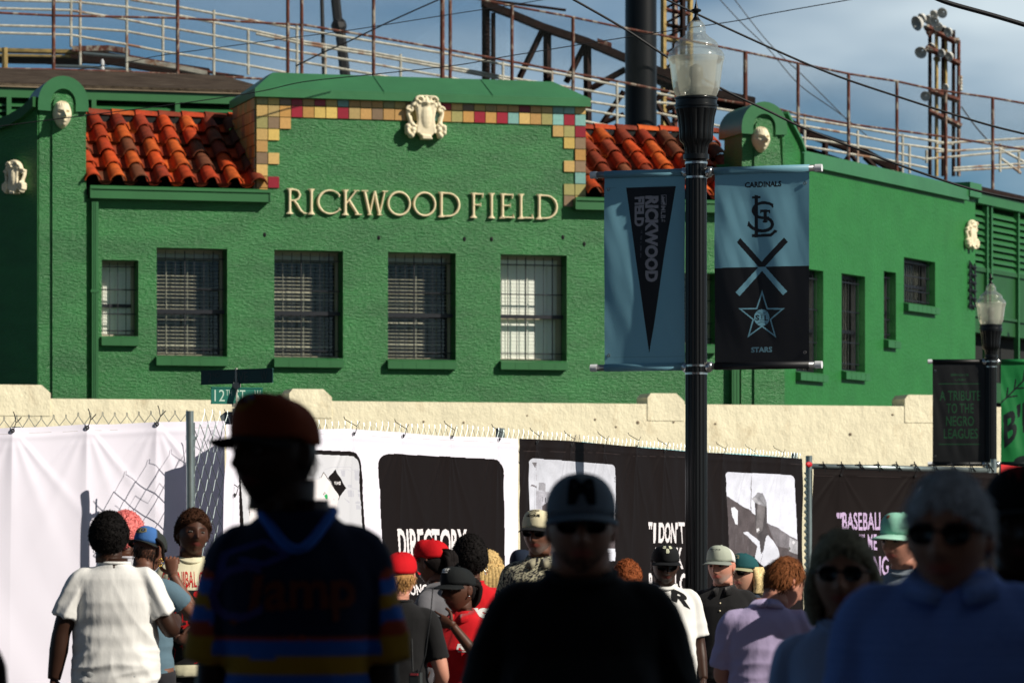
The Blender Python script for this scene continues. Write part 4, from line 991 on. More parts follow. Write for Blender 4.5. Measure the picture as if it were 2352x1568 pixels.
# ---------------------------------------------------------------- street name sign
Ys=27.5; sp=P(543,1200,Ys); ss=empty('street_sign',(sp.x,Ys,0),0,'street name sign post with green blades 2ND AVE W above 12TH ST W','street sign')
sc=F/Ys; zz=lambda v: EYE+(HZ-v)/sc
b=MB()
for dx in(-.018,.018): b.box(dx-.010,dx+.010,-.012,.012,0,zz(938))
b.box(-.008,.008,.012,.016,0,zz(938)); b.build('post',M['galvn'],ss)
def blade(u0,u1,v0,v1,ang,txt,c1,m,big):
    e=MB(); cx=((u0+u1)/2-543)/sc; hw=(u1-u0)/2/sc/cos(ang); h=(v1-v0)/sc
    e.box(-hw,hw,-.004,.004,-h/2+.006,h/2-.006); e.box(-hw,hw,-.009,.009,h/2-.008,h/2); e.box(-hw,hw,-.009,.009,-h/2,-h/2+.008)
    o=e.build('sign_blade',m,ss); o.location=(cx,0,zz((v0+v1)/2)); o.rotation_euler=(0,0,ang)
    for (s_,x0,x1,y0,y1) in txt:
        vs,fs=text_tris(s_,.0); b=MB(); b.add([((x0+(x1-x0)*x-.5)*2*hw,-.0055,(y0+(y1-y0)*y-.5)*h) for x,y in vs],fs); b.build('lettering',c1,o)
    return o
blade(457,631,848,881,R(-38),[('2',.10,.155,.15,.82),('ND',.17,.265,.50,.82),('AVE',.45,.66,.15,.82),('W',.84,.93,.15,.82)],mat('sign_letters_shaded',(.05,.06,.05),.5),mat('shaded_street_sign_green',(.0,.045,.035),.5),1)  # blade turned from the sun: its shade is put into both colours
blade(487,601,889,928,R(25),[('12',.06,.26,.16,.84),('TH',.28,.40,.5,.84),('ST',.47,.66,.16,.84),('W',.84,.96,.16,.84)],mat('sign_letters',(.45,.62,.52),.5),M['signgreen'],1)
b=MB(); b.box(-.03,.03,-.02,.02,zz(889),zz(881)); b.box(-.018,.018,-.03,.03,zz(892),zz(878)); b.box(-.03,.03,-.02,.02,zz(934),zz(926)); b.tube([(0,0,zz(940)),(0,0,zz(845))],.010,8); b.build('bracket',M['galv'],ss)
b=MB(); b.prism([(-.10,zz(975)),(-.12,zz(955)),(-.08,zz(945)),(.08,zz(945)),(.13,zz(968)),(.11,zz(975))],.02,.03); b.build('plate',mat('grey_plate',(.16,.19,.2),.5),ss)
# ---------------------------------------------------------------- fences and their banners
pA=P(440,1200,23.8); pB=P(1840,1200,38.9)
ang=math.atan2(pB.y-pA.y,pB.x-pA.x); fd=Frame((pA.x,pA.y),ang); LD=(Vector((pB.x,pB.y))-Vector((pA.x,pA.y))).length
TOPD=[(430,941),(588,954),(756,970),(1030,978),(1100,982),(1176,988),(1300,999),(1450,1013),(1560,1022),(1764,1038),(1840,1043)]
TOPB=[(500,974),(588,978),(700,986),(785,984),(900,992),(1010,1001),(1130,1004),(1182,1007),(1215,1008),(1300,1012),(1430,1024),(1530,1033),(1700,1044),(1840,1053)]
cl=empty('chain_link_fence',fd.w(0,0),fd.a,'galvanised chain-link fence with twisted top wires carrying the directory and quote banners','fence')
def px_to(fr,u,v,o=0): s,z=fr.q(u,v,o); return Vector((s,-o,z))
def twist_top(b,fr,ptsS,zf,pitch,dz,r,o=0,mesh_rows=3,fan=True):
    """zigzag wires with knuckled tips along the top; zf(s)->top height"""
    s=ptsS[0]; i=0
    while s<ptsS[1]:
        zt=zf(s+pitch/2); rg=random.Random(int(s*1000)); j=rg.uniform(-.006,.006)
        b.tube([(s,-o,zt-dz),(s+pitch*.42,-o-.004,zt-.014+j),(s+pitch*.47,-o,zt+.012+j),(s+pitch*.56,-o+.003,zt+.010+j),(s+pitch*.54,-o,zt-.012+j),(s+pitch,-o,zt-dz)],r,4)
        for k in range(mesh_rows):
            z0=zt-dz*(1+k)
            b.tube([(s,-o+.003,z0),(s+pitch/2,-o-.003,z0-dz),(s+pitch,-o+.003,z0)],r,4,cap=False)
            b.tube([(s-pitch/2,-o,z0-dz*0-0),(s,-o,z0)],r,4,cap=False) if False else None
        s+=pitch
b=MB(); twist_top(b,fd,(0.15,LD-.1),lambda s: fd.q(*(lambda uv:(uv[0],interp(TOPD,uv[0])))(fd.inv(s,2.3)))[1],.125,.085,.0017,mesh_rows=2)
b.build('top_wires',M['galvn'],cl)
# open mesh between the end post and the first banner
b=MB(); s1=fd.q(500,1200)[0]+.06
z=0.1
pit=.125; dz=.085
s=0.02
zt=2.30
while s<s1:
    k=0; z=zt-dz
    while z>.1:
        b.tube([(s,0.004,z),(s+pit*.45,-.004,z-dz*.9),(s+pit*.5,0,z-dz),(s+pit*.45,.004,z-dz*1.1),(s,-.004,z-2*dz)],.0030,4,cap=False)
        b.tube([(s+pit,0.004,z),(s+pit*.55,-.004,z-dz*.9),(s+pit*.5,.003,z-dz),(s+pit*.55,.004,z-dz*1.1),(s+pit,-.004,z-2*dz)],.0030,4,cap=False)
        z-=2*dz
    s+=pit
b.build('mesh',M['galvn'],cl)
for u in(1163,1836):
    s_=fd.q(u,1200)[0]; z_=fd.q(u,984 if u<1200 else 1041)[1]; b=MB(); b.tube([(s_,.05,0),(s_,.05,z_)],.035,12); b.lathe([(z_,.035),(z_+.004,.03),(z_+.006,.002)],12,c=(s_,.05)); b.build('post',M['galvn'],cl,smooth=True)
b=MB(); b.tube([(0.0,.0,0),(-.03,0,fd.q(430,943)[1])],.024,16); zc_=fd.q(430,1010)[1]; b.tube([(-.02,0,zc_),(-.02,0,zc_+.03)],.029,12); b.tube([(-.0,-.0,zc_+.015),(.06,0,zc_+.015)],.012,6); b.build('end_post',M['galvn'],cl,angle=50)
b=MB(); b.tube([(.055,0,.1),(.040,0,fd.q(445,970)[1])],.006,6); b.build('tension_bar',M['galvn'],cl)
DK=(.008,.005,.005); WH=(.80,.78,.89)
def fence_banner(fr,label,art,u0,u1,topf,vcut,amps,off,seed,step=1.1,ties=(),du=None):
    """banner grid authored in picture rows above vcut, coarse below down to the ground"""
    org=fr.w(fr.q((u0+u1)/2,1200)[0],0); e=empty('fence_banner',org,fr.a,label,'banner','printed banners tied to the fences')
    sc_=fr.q((u0+u1)/2,1200)[0]
    tie_s=[fr.q(t[0],1100)[0] for t in ties]
    s0=fr.q(u0,1200)[0]; s1=fr.q(u1,1200)[0]; nx=int((u1-u0)/step)
    us=lin(u0,u1,nx)
    def disp(s,z,zt):
        d=0; h=zt-z
        for ts in tie_s:
            k=abs(s-ts); d+= .030*math.exp(-k*9)*math.exp(-h*1.5)   # tight at ties
            # fans radiating from a tie
            for q_ in(-.9,-.45,.0,.4,.85):
                dd=abs((s-ts)-q_*h); d+= .010*math.exp(-(dd/(.018+.07*h))**2)*math.exp(-h*1.9)*min(1,h*8)
        d+=noise.noise(Vector((s*1.7,z*.9,seed)))*amps+noise.noise(Vector((s*4+z*1.5,z*1.6,seed+4)))*amps*.45
        d+=.02*math.exp(-((h-.06)/.02)**2)*.15
        return d
    rows=[i*1.25 for i in range(int((vcut-interp(topf,(u0+u1)/2))/1.25)+1)]
    Hn=rows[-1]
    ys=rows; cache={}
    zbot=.08
    def pos(u,r):
        vt=interp(topf,u); vv=vt+r*( (vcut-vt)/Hn )
        s,z=fr.q(u,vv); zt=fr.q(u,vt)[1]
        return Vector((s-sc_,-off-disp(s,z,zt),z))
    class W_:
        def at(s,u,r): vt=interp(topf,u); return art.at(u,vt+r*((vcut-vt)/Hn))
    art_grid('printed_sheet',us,ys,W_(),pos,M['banner'],e)
    xs2=us[::6] if (len(us)-1)%6==0 else us[::6]+[us[-1]]
    def pos2(u,t):
        p=pos(u,Hn); zz=p.z*(1-t)+zbot*t; s=p.x+sc_; return Vector((p.x,-off-disp(s,zz,fr.q(u,interp(topf,u))[1]),zz))
    class W2:
        def at(s,u,t): return art.at(u,vcut-1) if t<.5 else art.base
    art_grid('lower_sheet',xs2,lin(0,1,14),W2(),pos2,M['banner'],e)
    for (u,v) in ties:
        s,z=fr.q(u,v); b=MB(); d=disp(s,z,fr.q(u,interp(topf,u))[1]); y=-off-d-.012
        b.lathe([(0,.005),(.004,.007),(.004,.013),(0,.015)],10); 
        o=b.build('eyelet',M['blackmatte'],e); o.location=(s-sc_,y+.004,z); o.rotation_euler=(R(90),0,0)
        b=MB(); b.tube([(s-sc_,y-.006,z),(s-sc_+.015,y-.015,z+.05),(s-sc_+.03,-off*.2,z+.10),(s-sc_+.022,0,z+.12)],.0030,5); b.tube([(s-sc_+.02,y-.01,z+.05),(s-sc_+.05,y-.02,z+.085)],.003,4); b.build('cable_tie',M['blackmatte'],e)
    return e
# white banner at the left
wp=P(516,1200,24.6); wq=P(0,1200,23.9); fw_=Frame((wp.x,wp.y),math.atan2(wp.y-wq.y,wp.x-wq.x))
TOPW=[(-60,986),(0,983),(100,980),(196,974),(260,974),(355,969),(420,968),(520,966)]
A=Art(WH)
A.line([(-60,1000),(0,997),(100,993),(200,989),(270,987),(355,983),(500,981)],.7,(.55,.52,.54)); A.done()
fence_banner(fw_,'plain white printed banner with fan-shaped folds at the far left fence',A,-60,516,TOPW,1590,.022,0.0,3.1,step=1.6,ties=((23,989),(195,982),(355,974)))
cl2=empty('chain_link_fence',fw_.w(0,0),fw_.a,'chain-link fence behind the plain white banner at the left, its wire tips showing above','fence')
b=MB(); sa=fw_.q(-60,1200)[0]; sb_=fw_.q(420,1200)[0]
twist_top(b,fw_,(sa,sb_),lambda s: fw_.q(fw_.inv(s,2.3)[0],interp(TOPW,fw_.inv(s,2.3)[0])-23)[1],.082,.062,.0020,o=-.02,mesh_rows=0)
b.build('top_wires',M['galvn'],cl2)
b=MB(); b.tube([(sa+.3,.06,0),(sa+.3,.06,2.2)],.03,10); b.tube([(-.15,.06,0),(-.15,.06,2.12)],.025,10); b.build('post',M['galvn'],cl2)
# directory banner
A=Art(WH)
A.line([(500,988),(588,992),(700,997),(785,998),(900,1005),(1182,1018)],.7,(.55,.50,.54))
# map panel
A.rrect([(528,1023),(818,1038),(833,1300),(548,1330)],32,DK); A.rrect([(536,1033),(812,1048),(826,1300),(556,1330)],26,(.62,.63,.68))
c1=(.52,.53,.60); c2=(.55,.56,.60)
def mz(x,y): return ((850+x*650/2352)/1.7415,(1700+y*650/2352)/1.7415)
mq=lambda *p:[mz(*a) for a in p]
A.poly(mq((370,390),(620,400),(620,440),(385,435)),(.50,.66,.55)); A.poly(mq((385,490),(410,490),(470,1260),(440,1260)),(.72,.72,.78))
A.poly(mq((440,790),(1500,790),(1560,680),(1765,1035),(1740,1080),(1700,1500),(480,1500),(460,1170),(535,1070),(520,900)),(.80,.76,.78))
A.line(mq((500,765),(590,765),(580,730),(605,690)),1.4,DK); A.line(mq((1495,755),(1520,755),(1558,680),(1765,1035),(1740,1085)),1.2,DK); A.line(mq((500,765),(500,900),(535,1065),(460,1170),(478,1300)),1.2,DK)
A.poly(mq((500,795),(615,800),(635,1055),(538,1052)),DK); A.poly(mq((583,650),(605,610),(640,650),(610,690)),(.30,.03,.04)); A.line(mq((583,650),(605,610),(640,650),(605,695),(583,650)),1,DK)
A.poly(mq((1615,760),(1700,638),(1846,910),(1765,1035)),DK); A.poly(mq((458,645),(474,645),(488,752),(460,752)),(.80,.18,.20)); A.poly(mq((458,818),(494,818),(497,877),(460,877)),(.12,.36,.75))
A.line(mq((474,828),(474,850),(488,852),(490,868)),.9,(.8,.8,.85)); A.ell(*mz(476,860),2.2,2.2,(.8,.8,.85))
A.poly(mq((540,1092),(560,1140),(508,1206),(480,1165)),(.04,.48,.16)); A.poly(mq((1555,1020),(1585,990),(1610,1030),(1600,1080),(1570,1060)),(.03,.38,.12))
A.text('BOX OFFICE',mq((417,588),(540,592),(541,634),(420,630)),DK,0); A.text('ENTRY',mq((535,890),(602,893),(602,936),(537,934)),(.8,.77,.8),.02); A.text('EXIT',mq((566,960),(598,961),(598,990),(567,990)),(.8,.77,.8),.01); A.poly(mq((551,975),(562,966),(562,984)),(.8,.77,.8))
A.text('BAG',mq((458,1000),(494,1001),(495,1028),(460,1028)),DK,0); A.text('STORAGE',mq((447,1038),(524,1040),(525,1066),(449,1066)),DK,0); A.text('STAGE',mq((1696,812),(1768,814),(1770,860),(1698,858)),(.8,.77,.8),.02)
A.text('LOUISVILLE',mq((515,1230),(575,1140),(592,1160),(532,1250)),DK,0); A.text('SLUGGER',mq((545,1235),(588,1180),(602,1200),(560,1255)),DK,.02); A.text('BAR',mq((1538,1000),(1564,962),(1574,980),(1550,1015)),DK,0)
for q_ in (((1770,650),(1825,655),(1828,740),(1776,735)),((1960,650),(2050,655),(2060,800),(1970,795)),((1860,860),(1915,860),(1918,900),(1862,898)),((1858,940),(1935,942),(1942,1038),(1865,1034)),((1945,942),(1958,942),(1966,1036),(1950,1036)),((2025,930),(2060,932),(2066,968),(2030,966)),((2030,985),(2070,988),(2076,1034),(2034,1032)),((1990,1100),(2085,1102),(2088,1140),(1992,1138)),((1825,1045),(1885,1110),(1880,1125),(1828,1062)),((2000,1155),(2090,1160),(2090,1215),(2005,1215)),((1680,1060),(1700,1070),(1690,1090))): A.poly(mq(*q_),c1)
A.line(mq((1560,650),(1660,605),(1870,600),(1910,645),(2050,640)),1.2,c1); A.line(mq((1700,640),(1850,640),(1905,690),(1925,915),(2060,925)),1.0,c1)
# directory panel
A.rrect([(857,1040),(1147,1055),(1156,1620),(882,1620)],34,DK)
A.text('DIRECTORY',[(899,1213),(1062,1214),(1062,1285),(905,1283)],(.80,.76,.78),.03)
A.text('CONCESSIONS',[(916,1341),(1040,1341),(1042,1366),(920,1366)],(.80,.76,.78),.03)
for k,s_ in enumerate(('RESTROOMS','FIRST AID')): A.text(s_,[(925,1400+k*45),(1035,1400+k*45),(1035,1422+k*45),(927,1422+k*45)],(.80,.76,.78),.03)
A.done()
fence_banner(fd,'white banner with a site map and a black DIRECTORY panel on the slanting fence',A,500,1182,TOPB,1590,.012,.03,5.2,step=1.0,ties=((512,983),(787,996),(904,1001),(1018,1003),(1127,1009),(515,1137)))
# black quote banner
A=Art(DK); PW=(.52,.54,.62)
def qz(x,y): return ((2080+x*1140/2352)/1.7415,(1780+y*1140/2352)/1.7415)
qq=lambda *p:[qz(*a) for a in p]
A.line(qq((0,48),(640,62),(880,88),(1360,98),(2330,160)),.8,(.03,.022,.022))
A.rrect(qq((42,105),(740,160),(745,960),(42,900)),12,PW)
A.line(qq((80,140),(80,900)),1.6,(.35,.36,.42)); A.line(qq((95,160),(120,700)),.7,(.4,.4,.46)); A.poly(qq((62,140),(97,142),(88,185),(74,185)),(.18,.17,.19)); A.line(qq((60,330),(100,345)),4,(.15,.14,.16))
A.poly(qq((118,305),(172,312),(172,378),(118,370)),(.28,.28,.32)); A.poly(qq((98,378),(160,375),(255,408),(300,560),(300,900),(98,860)),(.36,.36,.42))
for i in range(5): A.poly(qq((152+i*22,425+i*5),(158+i*22,426+i*5),(158+i*22,470+i*5),(152+i*22,468+i*5)),(.12,.12,.14))
A.poly(qq((150,500),(200,465),(330,430),(740,620),(742,955),(150,910)),(.06,.05,.055)); A.poly(qq((690,850),(742,850),(742,952),(690,948)),(.62,.64,.74))
A.text('S',qq((735,258),(744,258),(744,304),(735,304)),DK,0)
for s_,q_ in (('“I DON\'T',((1030,632),(1338,634),(1326,808),(1040,800))),('THINK',((1085,842),(1310,844),(1313,1018),(1090,1010))),('RACISM ON',((1018,1052),(1400,1054),(1400,1225),(1024,1220)))):
    if s_[0]=='“': 
        A.text("''",qq((1032,634),(1062,634),(1060,694),(1034,690)),(.80,.76,.79),.03)
        A.text("I",qq((1072,640),(1092,640),(1088,806),(1072,806)),(.80,.76,.79),.03); A.text("DON",qq((1112,636),(1264,636),(1260,808),(1112,806)),(.80,.76,.79),.035); A.text("'",qq((1264,636),(1278,636),(1276,690),(1264,690)),(.8,.76,.79),.03); A.text('T',qq((1282,634),(1338,634),(1324,808),(1300,808)),(.80,.76,.79),.025)
    elif s_=='THINK': A.text(s_,qq(*q_),(.80,.76,.79),.03)
    else: A.text(s_,qq(*q_),(.80,.76,.79),.03)
# framed photograph of a ballplayer standing by a fence
A.rrect(qq((1658,218),(2240,248),(2262,940),(1690,900)),13,(.60,.62,.72))
A.line(qq((1870,228),(1885,800)),1.2,(.08,.07,.08))
A.poly(qq((1665,415),(1880,540),(1890,560),(2010,640),(2262,780),(2262,940),(1690,900)),(.065,.055,.06))
A.poly(qq((2010,640),(2262,780),(2262,870),(2080,830)),(.16,.15,.17)); A.poly(qq((1705,515),(1740,510),(1775,540),(1775,655),(1755,650),(1720,590)),(.62,.64,.72))
for i in range(7): A.line(qq((1700+i*30,700+i*8),(1702+i*30,900)),.4,(.10,.09,.10))
A.poly(qq((1910,470),(1990,460),(2008,520),(2006,660),(2016,740),(1960,900),(1930,760),(1916,690)),(.05,.045,.05))
A.poly(qq((1935,480),(1985,480),(1990,560),(1975,700),(1935,730),(1918,680)),(.14,.13,.14)); A.poly(qq((1922,690),(1945,682),(1948,700),(1926,722)),(.55,.55,.6))
A.poly(qq((1880,440),(1910,420),(1940,388),(1975,395),(2000,450),(2008,510),(1960,490),(1905,470)),(.22,.22,.25)); A.poly(qq((1878,438),(1915,428),(1965,480),(1950,490),(1900,465)),(.34,.34,.38)); A.line(qq((1940,420),(2005,520)),.8,(.1,.1,.1))
A.poly(qq((1910,930),(1930,830),(1820,720),(1850,710),(1950,790),(2018,740),(2060,790),(2100,880),(2110,950),(1990,1000)),(.55,.57,.66)); A.poly(qq((1950,780),(2005,740),(1990,860),(1965,900)),(.05,.045,.05))
A.line(qq((1990,850),(1960,980)),.8,(.2,.2,.25)); A.poly(qq((2200,760),(2262,790),(2262,900),(2180,870)),(.34,.34,.38)); A.ell(*qz(2230,800),3,4,(.6,.6,.66)); A.ell(*qz(2190,850),3,4,(.08,.08,.08))
def fxp(x,y,c):
    if c==DK or c[0]>.78: return c
    n_=noise.noise(Vector((x*.09,y*.05,3)))*.35+noise.noise(Vector((x*.5,y*.3,9)))*.25
    k=1+n_*(1.0 if c[0]<.4 else .35); k*=1+.22*math.sin((y-1060)/90)
    if c[0]<.12: k*=1.25
    return (c[0]*k,c[1]*k,c[2]*k)
A.fx=fxp
A.done()
fence_banner(fd,'black banner with a quotation and two framed black-and-white photographs behind the lamp post',A,1182,1838,TOPB,1590,.03,.035,7.7,step=1.1,ties=((1215,1016),(1294,1022),(1371,1023),(1441,1025),(1508,1036),(1643,1043),(1710,1048),(1775,1051)))
# right hand temporary fence with its black banner
rp=P(1850,1200,41.5); rq2=P(2285,1200,43.2); f3=Frame((rp.x,rp.y),math.atan2(rq2.y-rp.y,rq2.x-rp.x))
t3=empty('temporary_fence',f3.w(0,0),f3.a,'portable pipe-framed chain-link fence panel at the right with a red cone pennant','fence')
def g3(u,v,o=0): s,z=f3.q(u,v,o); return Vector((s,-o,z))
b=MB(); b.tube([g3(1855,1070),g3(2282,1080)],.032,10); b.build('top_rail',M['galvn'],t3,smooth=True)
for u,v in((1858,1046),(2270,1062),(2282,1054)):
    b=MB(); p=g3(u,v); b.tube([(p.x,0,0),p],.036,10); b.build('post',M['galvn'],t3,angle=50)
b=MB()
for i in range(24): 
    v=1085+i*15; p=g3(1848,v); q_=g3(1854,v+7); r_=g3(1848,v+15); b.tube([p,q_,r_],.010,4)
b.build('mesh_edge',M['galvn'],t3)
b=MB()
for i,u in enumerate(range(1890,2270,42)): p=g3(u,1072,.03); b.tube([p+Vector((-.06,0,.02)),p+Vector((0,-.02,.03)),p+Vector((.10,0,-.05))],.008,4); b.tube([p+Vector((0,0,.06)),p+Vector((.02,-.02,-.05))],.008,4)
b.build('cable_tie',M['blackmatte'],t3)
b=MB()
for p,q_ in((1858,1066),): c=g3(p,q_,.04); b.sphere(c,(.05,.02,.03),8,6)
b.build('red_tape',mat('red_tape',(.6,.01,.02),.5),t3)
rc=empty('red_pennant',f3.w(g3(2292,1074).x,0),f3.a,'small red cloth pennant tied beside the fence post at the far right','pennant')
a0=g3(2294,1066).z;a1=g3(2294,1088).z; x0=0; b=MB(); b.prism([(0,a1),(0,a0),(.12,a0-.01),(.34,(a0+a1)/2+.02),(.34,(a0+a1)/2-.02)][::-1],-.05,-.02); me=b.build('cloth',mat('red_cloth',(.62,.01,.015),.6),rc)
b=MB(); b.tube([(.3,-.04,(a0+a1)/2),(.8,-.04,(a0+a1)/2-.02)],.008,4); b.tube([(0,-.035,0),(0,-.035,a0)],.01,5); b.build('string',M['galvn'],rc)
A=Art(DK); LV=(.56,.42,.66)
A.line([(1862,1092),(2290,1098)],.8,(.032,.024,.024))
for s_,x0,y0,x1,y1 in (('BASEBALL',1928,1176,2023,1217),('TAUGHT ME',1905,1226,2008,1263),('EVERYTHING',1886,1276,2036,1322)): A.tx(s_,x0,y0,x1,y1,LV,.02)
A.tx("''",1915,1177,1927,1190,LV,.04)
A.line([(2118,1110),(2106,1120),(2102,1140),(2104,1210)],2.4,(.5,.5,.56)); A.done()
fence_banner(f3,'black banner with lavender BASEBALL lettering on the right-hand fence',A,1860,2285,[(1850,1076),(2290,1086)],1590,.03,.05,11.3,step=1.4,ties=((1920,1090),(2090,1093)))
tp=empty('tarpaulin',fd.w(0,0),fd.a,'thin strip of pale cyan tarpaulin showing above the black quotation banner','tarpaulin')
b=MB(); us_=lin(1345,1835,30)
for ua_,ub_ in zip(us_[:-1],us_[1:]):
    q_=[]
    for uu in(ua_,ub_):
        s_,z_=fd.q(uu,interp(TOPB,uu)-2.2-1.2*sin(uu*.03)); q_.append((s_,z_))
    b.add([(q_[0][0],.03,q_[0][1]-1.0),(q_[1][0],.03,q_[1][1]-1.0),(q_[1][0],.03,q_[1][1]),(q_[0][0],.03,q_[0][1]),(q_[0][0],.034,q_[0][1]-1.0),(q_[1][0],.034,q_[1][1]-1.0),(q_[1][0],.034,q_[1][1]),(q_[0][0],.034,q_[0][1])],[(0,1,2,3),(7,6,5,4),(3,2,6,7)])
b.build('sheet',mat('cyan_sheet_cloth',(.25,.62,.70),.6),tp)
rb=MB(); rb.box(-.9,.9,0,.02,0,2.35); o=rb.build('backing',mat('cyan_sheet',(.2,.6,.7),.6)); 
bpy.data.objects.remove(o)
# ---------------------------------------------------------------- people
def smooth01(a,b,x):
    t=max(0,min(1,(x-a)/(b-a))); return t*t*(3-2*t)
SKIN={'deep':(.040,.017,.010),'dark':(.085,.034,.020),'brown':(.16,.07,.045),'tan':(.42,.20,.125),'light':(.55,.29,.20),'pink':(.58,.27,.19)}
def tube_into(b,pts,rs,n=14,sq=1.0):
    """tapered limb through smoothed points"""
    pts=[Vector(p) for p in pts]; out=[];ro=[]
    for i in range(len(pts)-1):
        p0=pts[max(i-1,0)];p1=pts[i];p2=pts[i+1];p3=pts[min(i+2,len(pts)-1)]
        for k in range(6):
            t=k/6; out.append(.5*((2*p1)+(p2-p0)*t+(2*p0-5*p1+4*p2-p3)*t*t+(3*p1-p0-3*p2+p3)*t**3)); ro.append(rs[i]*(1-t)+rs[i+1]*t)
    out.append(pts[-1]); ro.append(rs[-1]); b.tube(out,ro,n)
def ring(z,hw,hd,yo=0,xo=0,n=28,p=2.3):
    r=[]
    for j in range(n):
        a=2*PI*j/n; c=cos(a);s=sin(a)
        r.append((xo+hw*abs(c)**(2/p)*(1 if c>=0 else -1),yo+hd*abs(s)**(2/p)*(1 if s>=0 else -1),z))
    return r
def hand_into(b,w,fwd,side,up,curl=.5,spread=.12,sc=1.0,thumb=1,pose=None):
    """wrist w, fwd along fingers, side toward the thumb, up = back of the hand"""
    w=Vector(w);f=Vector(fwd).normalized();s=Vector(side).normalized();u=f.cross(s).normalized()
    if u.dot(Vector(up))<0: u=-u
    s=(s-f*s.dot(f)).normalized()
    def q(a,c,d): return w+(f*a+s*c+u*d)*sc
    rings=[]
    for (a,hw,ht) in((-.015,.026,.019),(.012,.030,.019),(.045,.040,.016),(.078,.042,.013),(.092,.038,.010)):
        rings.append([q(a,hw*cos(2*PI*j/12),ht*sin(2*PI*j/12)) for j in range(12)])
    b.loft(rings)
    for i,(off,l,r) in enumerate(((.032,.070,.0088),(.011,.080,.0092),(-.010,.074,.0087),(-.030,.058,.0076))):
        c=curl*(1+.12*i) if pose is None else pose[i]
        p=q(.080,off,.001); a=0; pts=[p]; rr=[r*1.1]
        for sg,(ll,bend) in enumerate(((l*.45,c*.8),(l*.32,c*1.15),(l*.27,c*.9))):
            a+=bend; d=(f*cos(a)-u*sin(a)+s*spread*(1.5-i)*.55).normalized(); p=p+d*ll*sc; pts.append(p); rr.append(r*(1-.13*(sg+1)))
        tube_into(b,pts,[x*sc for x in rr],8); b.sphere(pts[-1],rr[-1]*sc*1.02,8,6)
    p=q(.015,.024,-.004); pts=[p]; rr=[.013,.0125,.0105,.009]
    for (ll,da,du) in((.035,.9,-.25),(.030,.6,-.4*curl-.1),(.026,.25,-.7*curl)):
        d=(f*(1-da*.6)+s*da*thumb+u*du).normalized(); p=p+d*ll*sc; pts.append(p)
    tube_into(b,pts,[x*sc for x in rr],8); b.sphere(pts[-1],.0092*sc,8,6)
HM={}
def head_grid(nu=64,nv=46,**k):
    vs=[];fs=[]
    for i in range(nv+1):
        th=PI*i/nv
        for j in range(nu):
            ph=2*PI*j/nu; vs.append(head_point(Vector((sin(th)*sin(ph),-sin(th)*cos(ph),cos(th))),**k))
    for i in range(nv):
        for j in range(nu):
            q=(j+1)%nu; fs.append((i*nu+j,(i+1)*nu+j,(i+1)*nu+q,i*nu+q))
    return vs,fs
HZ0=1.592
HS=1.08   # head centre height of the standard 1.75 m figure
def hairline(co):
    """height above which the scalp has hair"""
    f=max(0,min(1,(-co[1]+.02)/.10)); sd=min(1,abs(co[0])/.07)
    b=max(0,min(1,(co[1]-.0)/.06))
    return .062*f-.02*sd*f+(-.075)*b+(.0)*(1-f)*(1-b)
